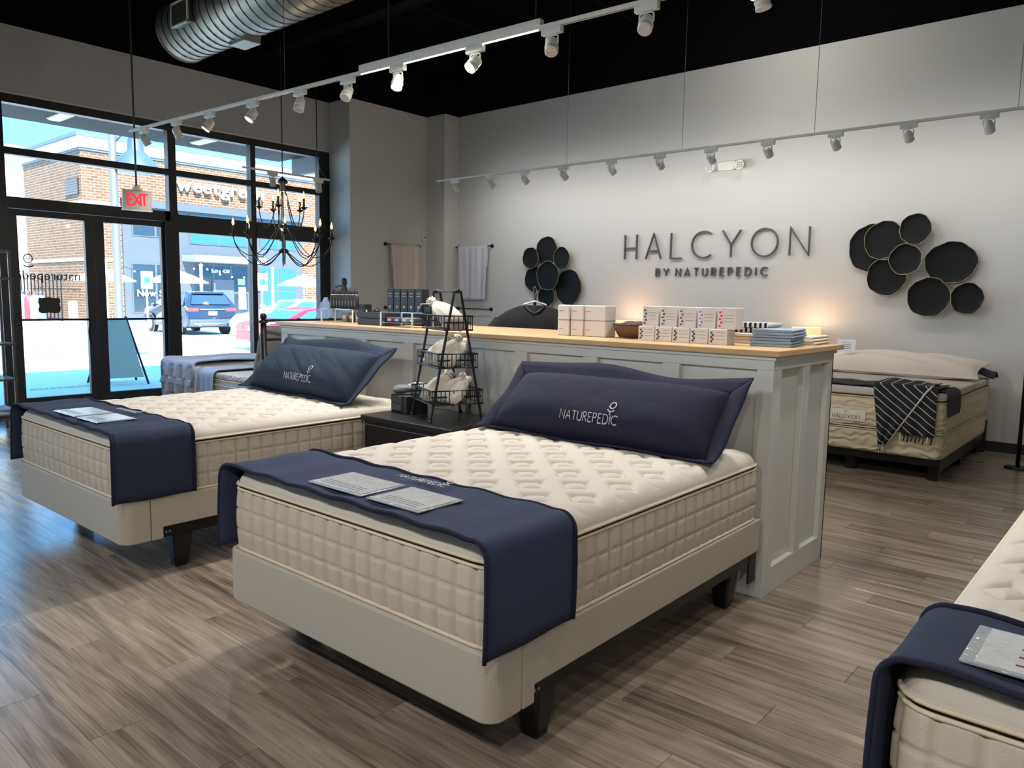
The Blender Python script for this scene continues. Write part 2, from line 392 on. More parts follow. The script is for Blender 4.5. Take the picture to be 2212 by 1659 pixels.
# floor: planks one by one
fl = struct('floor', box(XS-.16, X1, Y0, YR+.1, -.2, -.0035), SUBFLOOR)
PW, PL = .18, 1.22
def plank_mb(l):
    a, c, b = .0008, .0022, .0016
    return MB().hexa([(a, a, -.006), (l-a, a, -.006), (l-a, PW-a, -.006), (a, PW-a, -.006)], [(a, a, -.0006), (l-a, a, -.0006), (l-a, PW-a, -.0006), (a, PW-a, -.0006)]).hexa(
        [(a, a, -.0006), (l-a, a, -.0006), (l-a, PW-a, -.0006), (a, PW-a, -.0006)], [(b, b, 0), (l-b, b, 0), (l-b, PW-b, 0), (b, PW-b, 0)])
pm = plank_mb(PL).mesh('plank'); pm.materials.append(FLOOR)
planks = []
for r in range(int(math.floor(Y0/PW)), int(YR/PW)+1):
    sh = ((r*.37) % 1.0)*PL
    c0 = int(math.floor((XS-sh)/PL))
    for c in range(c0, c0+16):
        x = sh+c*PL; xa, xb = max(x, XS-.1), min(x+PL, X1)
        if xb-xa < .03: continue
        y = r*PW
        vis = any(in_view((xa+(xb-xa)*t, y+.09, 0), 10) for t in (0, .25, .5, .75, 1))
        planks.append(((xa+xb)/2, y, xa, xb, vis))
seen = sorted([p for p in planks if p[4]], key=lambda p: p[0]**2+p[1]**2)
single = set((p[2], p[1]) for p in seen[:300])
rest = MB()
for xc, y, xa, xb, vis in planks:
    if (xa, y) in single:
        if xb-xa > PL-.001: o = bpy.data.objects.new('plank', pm)
        else:
            me = plank_mb(xb-xa).mesh('plank'); me.materials.append(FLOOR); o = bpy.data.objects.new('plank', me)
        COL.objects.link(o); o.parent = fl; o.location = (xa, y, 0)
    else:
        k = plank_mb(xb-xa); rest.add([(a+xa, b+y, c) for a, b, c in k.v], k.f)
tag(rest.build('plank_field', FLOOR, fl), kind='stuff')

struct('ceiling', box(XS-.2, X1+.2, Y0-.2, YR+.4, ZD, 5.95), BLACKCEIL)
for i, x in enumerate((-9.2, -7.4, -5.6, -3.8, -2.0, -.2, 1.6, 3.4)):
    tag(box(x-.04, x+.04, Y0, YR, ZD-.28, ZD).build('ceiling_joist', BLACKCEIL), kind='structure')
tag(box(XS, X1, 6.05, 6.25, ZD-.5, ZD-.28).build('ceiling_beam', BLACKCEIL), kind='structure')
tag(box(XS, X1, 1.4, 1.6, ZD-.5, ZD-.28).build('ceiling_beam', BLACKCEIL), kind='structure')
struct('wall_storefront', box(XS-.16, XS, Y0, 7.29, 3.70, ZC), HEADER)
struct('wall_storefront_upper', box(XS-.16, XS+.004, Y0, 7.29, ZC, ZD), BLACKCEIL)
struct('trim_1', box(XS, XS+.012, Y0, 7.27, 3.694, 3.712), WHITEM)  # ledge made whiter than the header to show the light it catches
pil = [(XS-.16, 7.29), (-9.63, 7.29), (-9.63, 8.86), (-9.20, 8.86), (-9.20, YR+.2), (XS-.16, YR+.2)]
struct('wall_corner', MB().prism(pil, lambda p: (p[0], p[1], 0), lambda p: (p[0], p[1], ZC)), WALL)
struct('wall_corner_upper', MB().prism(pil, lambda p: (p[0], p[1], ZC), lambda p: (p[0], p[1], ZD)), BLACKCEIL)
struct('wall_right', box(-9.20, X1, YR, YR+.2, 0, ZC), WALL)
struct('wall_right_upper', box(-9.20, X1, YR, YR+.2, ZC, ZD), BLACKCEIL)
struct('baseboard_right', box(-9.20, X1, YR-.014, YR, 0, .105), BLACK)
struct('baseboard_corner', MB().box(-9.63, -9.616, 7.29, 8.86, 0, .105).box(-9.63, -9.2, 8.846, 8.86, 0, .105).box(XS, -9.63, 7.276, 7.29, 0, .105), BLACK)
struct('wall_back', box(X1, X1+.2, Y0, YR+.2, 0, ZD), WALL)
struct('wall_left', box(XS-.16, X1, Y0-.2, Y0, 0, ZD), WALL)

# storefront glazing -------------------------------------------------
FX0, FX1 = XS-.13, XS-.01
def bar(parent, y0, y1, z0, z1, name='frame_bar', x0=FX0, x1=FX1): return box(x0, x1, y0, y1, z0, z1).build(name, BLACK, parent, bevel=.004)
def pane(parent, y0, y1, z0, z1, x=XS-.075): return box(x-.004, x+.004, y0, y1, z0, z1).build('pane', GLASS, parent)
w1 = root('window_1', kind='structure')          # bay between the doors and the corner
bar(w1, 4.68, 4.86, 0, 2.56, 'mullion', XS-.16, XS+.01); bar(w1, 4.755, 4.86, 2.56, 3.70, 'mullion')
bar(w1, 5.94, 6.02, 0, 3.70, 'mullion'); bar(w1, 7.10, 7.29, 0, 3.70, 'mullion')
for a, b in ((4.86, 5.94), (6.02, 7.10)):
    bar(w1, a, b, 3.60, 3.70, 'head'); bar(w1, a, b, 3.03, 3.11, 'transom'); bar(w1, a, b, 2.30, 2.53, 'beam', XS-.15, XS); bar(w1, a, b, 0, .16, 'sill')
    pane(w1, a, b, .16, 2.30); pane(w1, a, b, 2.53, 3.03); pane(w1, a, b, 3.11, 3.60)
w2 = root('window_2', kind='structure')          # transom lights above the doors
bar(w2, 2.88, 4.755, 3.60, 3.70, 'head'); bar(w2, 2.88, 4.755, 3.03, 3.11, 'transom'); bar(w2, 2.80, 4.755, 2.43, 2.555, 'beam', XS-.16, XS+.01)
bar(w2, 2.78, 2.885, 0, 3.70, 'mullion', XS-.15, XS)
pane(w2, 2.885, 4.755, 2.555, 3.03); pane(w2, 2.885, 4.755, 3.11, 3.60)
w3 = root('window_3', kind='structure')          # bay beyond the doors
for a, b in ((-4.0, .4), (.48, 2.78)):
    bar(w3, a, b, 3.60, 3.70, 'head'); bar(w3, a, b, 3.03, 3.11, 'transom'); bar(w3, a, b, 2.30, 2.53, 'beam', XS-.15, XS); bar(w3, a, b, 0, .16, 'sill')
    pane(w3, a, b, .16, 2.30); pane(w3, a, b, 2.53, 3.03); pane(w3, a, b, 3.11, 3.60)
bar(w3, .4, .48, 0, 3.70, 'mullion')
def make_door(name, y0, y1, g0, g1):
    d = root(name, kind='structure')
    bar(d, y0, g0, .01, 2.425, 'door_stile', XS-.11, XS-.04); bar(d, g1, y1, .01, 2.425, 'door_stile', XS-.11, XS-.04)
    bar(d, g0, g1, .01, .22, 'bottom_rail', XS-.11, XS-.04); bar(d, g0, g1, 2.35, 2.425, 'top_rail', XS-.11, XS-.04)
    tube([(XS-.02, g0-.02, 1.147), (XS-.02, g1+.02, 1.147)], .013).build('push_bar', BLACKM, d)
    pane(d, g0, g1, .22, 2.35)
    return d
d1 = make_door('door_1', 2.89, 3.815, 2.985, 3.708); d2 = make_door('door_2', 3.82, 4.68, 3.93, 4.645)
tube([(XS-.04, 3.73, 1.10), (XS+.02, 3.70, 1.10), (XS+.02, 3.685, 1.0), (XS+.02, 3.69, .92), (XS-.04, 3.725, .86)], .012).build('pull_handle', BLACKM, d1, smooth=True)
# lettering on the door glass, read from outside (mirrored from here)
INK = mat('dark_vinyl_letters', (52, 50, 78), .7)
gx = XS-.086
text_obj('lettering', 'naturepedic', .155, INK, frame_mtx((gx, 3.655, 1.62), (0, -1, 0), (0, 0, 1)), d1, .001)
text_obj('lettering', 'organic mattress gallery', .055, GREYP, frame_mtx((gx, 3.65, 1.50), (0, -1, 0), (0, 0, 1)), d1, .001)
text_obj('lettering', 'SAFE FOR ORGANIC MATTRESS ACCESSORIES', .032, GREYP, frame_mtx((gx, 3.69, .30), (0, -1, 0), (0, 0, 1)), d1, .001)
text_obj('lettering', 'Mon - Sat 11am - 7pm\nSunday 12pm - 6pm', .045, mat('pale_vinyl', (225, 222, 205), .7), frame_mtx((gx, 3.50, .76), (0, -1, 0), (0, 0, 1)), d1, .001)
lg = MB()
lg.tube([(gx, 3.09+.045*math.cos(a), 1.865+.05*math.sin(a)) for a in [2*pi*k/20 for k in range(20)]], .006, 6, True)
lg.tube([(gx, 3.09+.05*t, 1.785-.02*(1-t*t)) for t in (-1, -.5, 0, .5, 1)], .008, 6)
lg.tube([(gx, 3.04, 1.865), (gx, 3.09, 1.862)], .005, 6)
lg.build('flower_emblem', INK, d1)
wob = [(3.29+.0, 1.235), (3.33, 1.222), (3.40, 1.23), (3.47, 1.222), (3.515, 1.235), (3.525, 1.28), (3.515, 1.33), (3.525, 1.38), (3.51, 1.41), (3.46, 1.405), (3.40, 1.415), (3.33, 1.405), (3.295, 1.41), (3.285, 1.36), (3.297, 1.31), (3.285, 1.27)]
tag(MB().prism(wob, lambda p: (gx+.018, p[0]-.12, p[1]), lambda p: (gx+.024, p[0]-.12, p[1])).build('door_placard', BLACK), 'black scalloped placard stuck inside the door glass', 'sign')

# outside ------------------------------------------------------------
CONC = mat('pale_concrete', (214, 211, 204), .9, var=.06, vscale=1.2)  # pavement's own pale tone with slight random variation
CONC2 = mat('sidewalk_concrete', (190, 172, 152), .9, var=.05, vscale=.8)
struct('pavement', box(-140, XS-.16, -60, 90, -.4, -.15), CONC)
sw = struct('sidewalk', box(-15.9, XS-.16, -30, 40, -.16, -.02), CONC2)
struct('roof_canopy', box(-11.57, XS-.16, -4, 7.29, 3.70, 4.35), mat('soffit_grey', (20, 24, 28), .8))
struct('wall_parapet', box(XS-.6, XS-.16, -4, 9.6, 4.36, 5.95), mat('parapet_stucco', (170, 165, 155), .9))
struct('trim_bracket', box(-11.2, -10.3, 7.3, 7.42, 3.45, 4.4), mat('bracket_grey', (110, 116, 126), .7))
SOFL = mat('glowing_cream', (230, 220, 190), .6, emis=.25)
for nm, y, l in (('soffit_bar', 3.75, 'long cream glowing bar under the soffit above the double doors'), ('soffit_bar', 5.64, 'long cream glowing bar under the soffit above the window bay')):
    t = root(nm, l, 'light', (-10.75, y, 3.70), group='soffit bars')
    box(-.40, .40, -.07, .07, -.03, -.001).build('diffuser', SOFL, t, bevel=.01); box(-.42, .42, -.08, .08, -.012, 0).build('housing', WHITEM, t)  # faintly emissive cream bar in a thin white surround

XB, YB = -44.48, 16.15
BRK = brick_mat('tan_brick', (112, 74, 48), (90, 56, 36), (132, 116, 96), 'Y')
BRKX = brick_mat('tan_brick_side', (124, 82, 54), (98, 60, 38), (138, 120, 100), 'X')
CORN = mat('cornice_white', (224, 214, 208), .8); BLUEG = mat('blue_grey_panel', (74, 78, 84), .5); WGL = mat('sky_reflection_glass', (60, 104, 108), .08, spec=.9, metal=.35)  # sky glass has the sky's cyan reflection put into its colour
DGL = mat('shop_window_glass', (44, 52, 58), .1, spec=.8, metal=.2); GREYM = mat('grey_mullion', (76, 82, 90), .5); SLATE = mat('coping_blue', (84, 96, 112), .6)
bd = root('shop_building', 'tan brick shop across the street with white cornice and blue-grey storefront', 'building', (XB, YB, -.15))
def bp(name, m, x0, x1, y0, y1, z0, z1, bevel=0, parent=None): return box(x0-XB, x1-XB, y0-YB, y1-YB, z0+.15, z1+.15).build(name, m, parent or bd, bevel=bevel)
bp('facade', BRK, XB-9, XB, YB+.02, 48, -.15, 9.05)
bp('side_wall', BRKX, XB-9, XB-.02, YB, YB+.02, -.15, 9.05)
bp('cornice', CORN, XB-9.2, XB+.15, YB-.15, 48, 9.05, 9.62); bp('coping', SLATE, XB-9.3, XB+.28, YB-.28, 48, 9.62, 9.80); bp('frieze_band', SLATE, XB-9.05, XB+.08, YB-.08, 48, 8.92, 9.05)
bp('stone_band', CORN, XB-9, XB+.05, YB-.05, 18.0, 6.15, 6.32); bp('stone_band', CORN, XB-9, XB+.05, YB-.05, 18.0, 3.1, 3.25)
vt = bp('vent_louvre', BLACK, XB-2.2, XB-.4, YB-.06, YB, 6.65, 7.5)
for k in range(6): bp('slat', GREYM, XB-2.15, XB-.45, YB-.08, YB-.05, 6.7+k*.13, 6.76+k*.13)
bp('metal_front', BLUEG, XB-.1, XB+.12, 18.1, 29.6, -.15, 6.62); bp('metal_fascia', BLUEG, XB-.1, XB+.45, 18.1, 29.6, 6.2, 6.62)
def win(y0, y1, z0, z1, m, ny=1, nz=1, nm='window'):
    wn = bp(nm, GREYM, XB+.10, XB+.16, y0, y1, z0, z1)
    for a in range(ny):
        for b in range(nz):
            ya = y0+(y1-y0)*a/ny+.06; yb_ = y0+(y1-y0)*(a+1)/ny-.06; za = z0+(z1-z0)*b/nz+.06; zb = z0+(z1-z0)*(b+1)/nz-.06
            o = box(XB+.15-XB, XB+.175-XB, ya-YB, yb_-YB, za+.15, zb+.15).build('pane', m, wn)
    return wn
win(21.9, 25.6, 4.35, 6.1, WGL, 2, 1); win(26.5, 29.2, 4.35, 6.1, WGL, 2, 1); win(18.6, 21.2, 4.6, 6.1, DGL, 2, 2)
win(18.5, 21.2, .3, 3.1, DGL, 2, 1); win(26.4, 29.1, .2, 3.2, WGL, 2, 2)
en = win(22.2, 25.6, -.15, 3.2, DGL, 3, 2, 'entrance')
bp('canopy', mat('canopy_white', (140, 150, 156), .6), XB+.1, XB+1.8, 21.4, 25.95, 3.3, 3.66, .03)
bp('door_pull', SILVER, XB+.2, XB+.26, 23.3, 23.36, .9, 2.1); bp('door_frame', GREYM, XB+.16, XB+.24, 23.2, 24.6, -.1, 2.3)
bp('menu_board', PAPER, XB+.2, XB+.24, 24.9, 25.4, .5, 1.9); bp('menu_board', mat('green_poster', (150, 180, 120), .7), XB+.2, XB+.24, 24.85, 25.35, 2.0, 2.4)
gt = root('gate', kind=None); gt.parent = bd
gt.location = (0, 0, 0)
for k in range(14):
    box(-8.4+k*.58, -8.34+k*.58, -1.0, -.94, 0, 2.5).build('gate_bar', BLACKM, gt)
box(-8.45, -.9, -1.02, -.92, 2.42, 2.5).build('gate_rail', BLACKM, gt); box(-8.45, -.9, -1.02, -.92, .05, .13).build('gate_rail', BLACKM, gt)
SGW = mat('sign_white', (250, 250, 250), .5)
sg = root('shop_sign', 'white raised lower-case shop letters on the brick across the street', 'sign', (XB+.05, 20.7, 7.40))
def letter_row(txt, size, m, parent, x, y0, z, ext, off, track=1.0):
    y = y0
    for ch in txt:
        me = font_mesh(ch, size, ext, off)
        xs = [v.co.x for v in me.vertices]
        if not xs: y += size*.3; continue
        o = bpy.data.objects.new('letter', me); COL.objects.link(o); me.materials.clear(); me.materials.append(m); o.parent = parent
        o.matrix_local = frame_mtx((x, y-min(xs), z), (0, 1, 0), (0, 0, 1)); y += (max(xs)-min(xs))+size*.07*track
    return y
letter_row('sweetgreen', 1.14, SGW, sg, .16, 0, 0, .08, .014, 1.5)
st = root('suite_sign', 'small white suite number lettering over the dark shop entrance', 'sign', (XB+.3, 23.1, 2.72)); letter_row('Suite 420', .3, SGW, st, 0, 0, 0, .01, .004)
st = root('window_sign', 'white lettering on the shop window behind the dark parked car', 'sign', (XB+.3, 18.7, 1.25)); letter_row('Now Serving', .5, SGW, st, 0, 0, 0, .01, .01)
# pale building further left
lb = root('stucco_building', 'pale stucco building with flat cornice beyond the brick shop', 'building', (-66, 10, -.15))
box(-12, 0, -16, 13, 0, 11.3).build('wall', mat('pale_stucco', (226, 220, 212), .9), lb); box(-12.6, .6, -16.6, 13.6, 11.3, 12.2).build('cornice', CORN, lb)
for k in range(4): box(.0, .1, 1+k*3, 2.6+k*3, 1, 4.2).build('window', WGL, lb)
tb = root('teal_building', 'low shop with a teal panel at the edge of the street', 'building', (-40, -2, -.15))
box(-6, 0, -14, 12.0, 0, 9.5).build('wall', mat('pale_render', (222, 214, 204), .9), tb); box(0, .12, 8.0, 11.6, 1.0, 5.2).build('panel', mat('teal_panel', (90, 196, 180), .5), tb)
# gas cylinders in front of the gate
for k, (c, nm) in enumerate((((205, 60, 70), 'red'), ((225, 225, 225), 'white'), ((205, 60, 70), 'red'), ((225, 225, 225), 'white'), ((110, 130, 160), 'blue-grey'))):
    t = root('gas_cylinder', f'{nm} gas cylinder by the gate, {ORD[k]} from the left', 'cylinder', (-50.6+k*1.0, 14.6, -.15), group='cylinders by the gate')
    MB().lathe([(.2, 0), (.24, .04), (.24, 1.1), (.18, 1.3), (.06, 1.38)], 12).build('body', mat('cyl_%d' % k, c, .5), t, smooth=True)
    MB().lathe([(.05, 1.36), (.09, 1.42), (.09, 1.55), (.03, 1.6)], 10).build('valve', GREYM, t)
# bollard
tag(MB().lathe([(.22, 0), (.22, 1.0), (.16, 1.12)], 14, (-43.2, 15.0, -.15)).build('bollard', mat('bollard_grey', (176, 176, 176), .7), smooth=True), 'pale grey bollard at the brick corner', 'bollard')
# street lamp
sl = root('street_lamp', 'tall grey street lamp with a blue barn shade on an arm', 'lamp', (-17, 6.8, -.15))
PLG = mat('lamp_grey', (88, 92, 94), .5); PLB = mat('lamp_blue', (64, 78, 98), .5)
MB().lathe([(.16, 0), (.16, .4), (.085, .5), (.075, 5.0), (.03, 5.1)], 14).build('post', PLG, sl, smooth=True)
tube([(0, 0, 4.7), (0, .25, 5.0), (0, .46, 5.0)], .035).build('arm', PLG, sl, smooth=True)
MB().lathe([(.50, 4.20), (.47, 4.28), (.22, 4.58), (.17, 4.62), (.15, 4.85), (.12, 4.95), (.02, 5.0)], 20, (0, .47, 0)).build('shade', PLB, sl, smooth=True)
# A-frame sign
es = root('sidewalk_sign', 'black framed A-board sign standing outside the doors', 'sign', (-13.15, 5.2, -.02), math.radians(-8))
for sx in (-1, 1):
    for y in (-.3, .3): tube([(sx*.02, y*.5, 1.1), (sx*.36, y*1.25, 0)], .018).build('leg', BLACKM, es)
    MB().hexa([(sx*.33, -.31, .12), (sx*.35, -.31, .12), (sx*.35, .31, .12), (sx*.33, .31, .12)], [(sx*.02, -.15, 1.08), (sx*.04, -.15, 1.08), (sx*.04, .15, 1.08), (sx*.02, .15, 1.08)]).build('board', mat('aboard_%d' % sx, (196, 180, 162), .7), es)
# patio umbrellas
UMB = mat('umbrella_canvas', (246, 240, 226), .8)
for x, y, l in ((-38.2, 18.15, 'white patio umbrella behind the dark parked car'), (-38.2, 25.6, 'white patio umbrella behind the white car'), (-39.3, 15.05, 'white patio umbrella near the lamp post')):
    u = root('patio_umbrella', l, 'umbrella', (x, y, -.15), group='patio umbrellas')
    tube([(0, 0, 0), (0, 0, 2.75)], .03).build('pole', WHITEM, u); MB().lathe([(1.55, 2.12), (1.55, 2.16), (.8, 2.5), (.04, 2.78)], 8).build('canopy', UMB, u)
for x, y, l in ((-36, 18.3, 'white string-light pole behind the dark parked car'), (-36, 22.2, 'white string-light pole behind the white car'), (-36.5, 14.1, 'white string-light pole next to the lamp post')):
    p = root('light_pole', l, 'pole', (x, y, -.15), group='string light poles'); tube([(0, 0, 0), (0, 0, 2.95)], .07).build('post', WHITEM, p); MB().lathe([(.1, 2.95), (.1, 3.0), (.03, 3.05)], 8).build('cap', WHITEM, p)
for (ya, yb_), l in (((14.1, 18.3), 'string lights sagging above the dark parked car'), ((18.3, 22.2), 'string lights sagging over the entrance')):
    t = root('string_light', l, 'string lights'); pts = [(-36, ya+(yb_-ya)*k/12, 2.85-.5*(1-((k-6)/6)**2)) for k in range(13)]
    tube(pts, .012, 5).build('cord', BLACKM, t)
    for k in range(1, 12, 2): MB().sphere((pts[k][0], pts[k][1], pts[k][2]-.06), .05, 8, 5).build('bulb', WHITEM, t)
# accessible parking signs
for x, y, l in ((-24, 14.38, 'accessible parking sign by the white car'), (-27, 11.75, 'accessible parking sign by the dark parked car')):
    p = root('parking_sign', l, 'sign', (x, y, -.15), group='parking signs'); tube([(0, 0, 0), (0, 0, 2.25)], .03).build('post', WHITEM, p)
    box(.03, .05, -.2, .2, 1.75, 2.35).build('plate', PAPER, p, bevel=.01); box(.05, .055, -.1, .1, 1.95, 2.15).build('symbol', mat('sign_teal_%d' % int(y), (40, 150, 170), .5), p)

# cars -----------------------------------------------------------------
TYRE = mat('tyre', (26, 26, 28), .8); RIM = mat('alloy_rim', (196, 200, 206), .3, metal=.7); CGL = mat('car_glass', (40, 56, 76), .08, spec=.9); TAIL = mat('tail_lamp', (190, 60, 60), .2); CHROME = mat('chrome_trim', (200, 200, 205), .2, metal=1.); BUMP = mat('bumper_grey', (70, 74, 80), .5)
CGL2 = mat('sky_lit_car_glass', (60, 110, 190), .06, spec=.9, metal=.3)  # blue sky reflection put into the colour of the sedans' glass
def make_car(name, label, paint, loc, rz, kind):
    c = root(name, label, 'car', loc, rz)
    if kind == 'suv':
        W, belt, top = 1.92, 1.08, 1.70
        body = [(-2.3, .42), (-2.36, .62), (-2.33, .95), (-2.22, 1.12), (-1.98, 1.60), (-1.6, 1.69), (-.4, 1.70), (.35, 1.62), (1.15, 1.12), (2.1, .98), (2.35, .72), (2.38, .42), (1.9, .28), (-1.95, .28)]
        sw_ = [[(-1.82, 1.15), (-1.72, 1.52), (-.95, 1.58), (-.95, 1.13)], [(-.88, 1.13), (-.88, 1.58), (.05, 1.56), (.05, 1.12)], [(.12, 1.12), (.12, 1.55), (.42, 1.50), (.98, 1.13)]]
        rear = [(-2.20, 1.20), (-2.02, 1.55)]; wx, wr = (-1.42, 1.45), .36
    else:
        W, belt, top = 1.82, .92, 1.44
        body = [(-2.25, .38), (-2.32, .6), (-2.28, .9), (-1.75, 1.0), (-1.0, 1.36), (-.45, 1.44), (.15, 1.42), (1.05, .98), (2.05, .84), (2.3, .62), (2.32, .36), (1.9, .24), (-1.9, .24)]
        sw_ = [[(-1.45, 1.0), (-.9, 1.30), (-.5, 1.36), (-.42, .97)], [(-.36, .97), (-.42, 1.36), (.12, 1.35), (.82, .96)]]
        rear = [(-1.62, 1.06), (-1.08, 1.33)]; wx, wr = (-1.38, 1.38), .33
    hw = lambda z: W/2 if z < belt else W/2-(z-belt)/(top-belt)*W*.13
    MB().prism(body, lambda p: (p[0], -hw(p[1]), p[1]), lambda p: (p[0], hw(p[1]), p[1])).build('body', paint, c, bevel=.07, segs=3)
    g = CGL if kind == 'suv' else CGL2
    for s in (-1, 1):
        for q in sw_:
            MB().prism(q, lambda p: (p[0], s*(hw(p[1])-.03), p[1]), lambda p: (p[0], s*(hw(p[1])+.012), p[1])).build('side_window', g, c)
        for x in wx:
            MB().lathe([(wr+.06, -.01), (wr+.06, .012)], 24, (0, 0, 0), lambda p: (x+p[0], s*(W/2+p[2]), wr+p[1])).build('wheel_arch', BUMP, c)
            wh = MB().lathe([(wr*.6, -.11), (wr*.95, -.11), (wr, -.07), (wr, .07), (wr*.95, .11), (wr*.6, .11)], 24, (0, 0, 0), lambda p: (x+p[0], s*(W/2-.08+p[2]), wr+p[1])).build('wheel', TYRE, c)
            rm = MB().lathe([(wr*.62, .0), (wr*.62, .02), (wr*.55, .025), (wr*.12, .01)], 20, (0, 0, 0), lambda p: (x+p[0], s*(W/2+.02+p[2]), wr+p[1])).build('rim', RIM, wh)
            for k in range(5):
                a = 2*pi*k/5; tube([(x+.05*math.cos(a), s*(W/2+.05), wr+.05*math.sin(a)), (x+wr*.58*math.cos(a), s*(W/2+.05), wr+wr*.58*math.sin(a))], .028, 6).build('spoke', RIM, wh)
        box(-2.36 if kind == 'suv' else -2.31, -2.2, s*W/2-(.42 if s > 0 else 0), s*W/2+(.42 if s < 0 else 0), (.92 if kind == 'suv' else .7), (1.06 if kind == 'suv' else .84)).build('tail_light', TAIL, c, bevel=.02)
        MB().box(.75, .95, s*(W/2), s*(W/2+.16), belt-.02, belt+.12).build('mirror', paint, c, bevel=.03)
    r0, r1 = rear; y0, y1 = hw(r0[1])-.14, hw(r1[1])-.12
    MB().hexa([(r0[0]-.03, -y0, r0[1]), (r0[0]-.03, y0, r0[1]), (r0[0]+.05, y0, r0[1]), (r0[0]+.05, -y0, r0[1])], [(r1[0]-.05, -y1, r1[1]), (r1[0]-.05, y1, r1[1]), (r1[0]+.03, y1, r1[1]), (r1[0]+.03, -y1, r1[1])]).build('rear_window', g, c)
    fx0, fx1 = (1.18, .40) if kind == 'suv' else (1.06, .2); fz0, fz1 = (1.14, 1.58) if kind == 'suv' else (1.0, 1.37)
    MB().hexa([(fx0, -.7, fz0), (fx0, .7, fz0), (fx0-.1, .7, fz0), (fx0-.1, -.7, fz0)], [(fx1+.06, -.6, fz1), (fx1+.06, .6, fz1), (fx1-.04, .6, fz1), (fx1-.04, -.6, fz1)]).build('windscreen', g, c)
    xb = -2.42 if kind == 'suv' else -2.36
    box(xb, -2.1, -W/2+.06, W/2-.06, .34, .62).build('rear_bumper', BUMP if kind == 'suv' else paint, c, bevel=.04)
    pl = box(xb-.0 if kind == 'suv' else xb+.02, -2.2, -.16, .16, .78 if kind == 'suv' else .66, .93 if kind == 'suv' else .8).build('number_plate', PAPER, c)
    if kind == 'suv':
        for s in (-1, 1): tube([(-2.45, s*.55, .40), (-2.2, s*.55, .40)], .05, 10).build('exhaust', CHROME, c)
        box(-2.44, -2.3, -W/2+.2, W/2-.2, .42, .50).build('bumper_trim', CHROME, c, bevel=.02); box(-2.08, -1.8, -.6, .6, 1.60, 1.68).build('spoiler', paint, c, bevel=.02); box(-2.36, -2.26, -.5, .5, .98, 1.03).build('trim_strip', CHROME, c)
    return c
make_car('suv', 'dark blue SUV parked with its rear towards the shop', mat('dark_blue_paint', (26, 34, 52), .15, spec=.9), (-30.7, 15.0, -.15), math.radians(176), 'suv')
make_car('car', 'white sedan parked side-on behind the red car', mat('white_paint', (240, 240, 242), .15, spec=.8), (-26.6, 17.35, -.15), math.radians(-90), 'sedan')
make_car('car', 'red sedan parked nearest the window bay', mat('red_paint', (150, 16, 34), .15, spec=.8), (-20.0, 13.95, -.15), math.radians(90), 'sedan').scale = (1, 1, .88)

# ================================================================== PARTITION COUNTER
PX0, PX1, PY0, PY1, PZ = -5.80, -1.46, 3.652, 4.52, 1.236
pc = root('partition_counter', 'pale panelled half wall with an oak top behind the beds', 'partition', ((PX0+PX1)/2, (PY0+PY1)/2, 0))
_cx, _cy = (PX0+PX1)/2, (PY0+PY1)/2
def pcb(name, m, x0, x1, y0, y1, z0, z1, bevel=.003): return box(x0-_cx, x1-_cx, y0-_cy, y1-_cy, z0, z1).build(name, m, pc, bevel=bevel)
pcb('body', PANEL, PX0+.032, PX1-.032, PY0+.032, PY1-.02, 0, PZ, 0)
pcb('top_rail', PANEL, PX0, PX1, PY0, PY0+.032, 1.165, PZ); pcb('bottom_rail', PANEL, PX0, PX1, PY0, PY0+.032, 0, .143)
edges = [PX0]+[v for k in range(8) for v in (-5.704+k*.5325, -5.704+k*.5325+.43)]+[PX1]
for k in range(0, len(edges), 2): pcb('stile', PANEL, edges[k], edges[k+1], PY0, PY0+.032, .143, 1.165)
for k in range(8): pcb('panel', PANEL, edges[2*k+1], edges[2*k+2], PY0+.0305, PY0+.0335, .143, 1.165, 0)
for xa, xb in ((PX1-.032, PX1), (PX0, PX0+.032)):
    pcb('end_rail', PANEL, xa, xb, PY0+.032, PY1, 1.165, PZ); pcb('end_rail', PANEL, xa, xb, PY0+.032, PY1, 0, .143)
    for a, b in ((PY0+.032, 3.757), (4.055, 4.151), (4.436, PY1)): pcb('end_stile', PANEL, xa, xb, a, b, .143, 1.165)
pcb('back_panel', PANEL, PX0, PX1, PY1-.02, PY1, 0, PZ)
pcb('cove_moulding', PANEL, PX0-.012, PX1+.012, PY0-.012, PY1+.012, PZ-.022, PZ, .006)
pcb('counter_top', OAK, PX0-.035, PX1+.035, PY0-.035, PY1+.06, PZ, PZ+.03, .004)
CT = PZ+.03

# ================================================================== BEDS
def rrect(x0, x1, y0, y1, r, step=.02):
    """rounded rectangle, returns list of (x, y, nx, ny, s)"""
    out = []; segs = []
    cs = [(x1-r, y0+r, -90), (x1-r, y1-r, 0), (x0+r, y1-r, 90), (x0+r, y0+r, 180)]
    pts = []
    for i, (cx, cy, a0) in enumerate(cs):
        n = max(4, int(r*pi/2/step))
        for k in range(n+1):
            a = math.radians(a0+90*k/n); pts.append((cx+r*math.cos(a), cy+r*math.sin(a), math.cos(a), math.sin(a)))
        nx = cs[(i+1) % 4]; b = math.radians(nx[2]); q = (nx[0]+r*math.cos(b), nx[1]+r*math.sin(b)); p = pts[-1]
        d = math.hypot(q[0]-p[0], q[1]-p[1]); m = int(d/step)
        for k in range(1, m): pts.append((p[0]+(q[0]-p[0])*k/m, p[1]+(q[1]-p[1])*k/m, p[2], p[3]))
    s = 0; prev = None
    for p in pts:
        if prev: s += math.hypot(p[0]-prev[0], p[1]-prev[1])
        out.append(p+(s,)); prev = p
    return out
BW, BL = .745, 2.0       # half width, length of a queen mattress
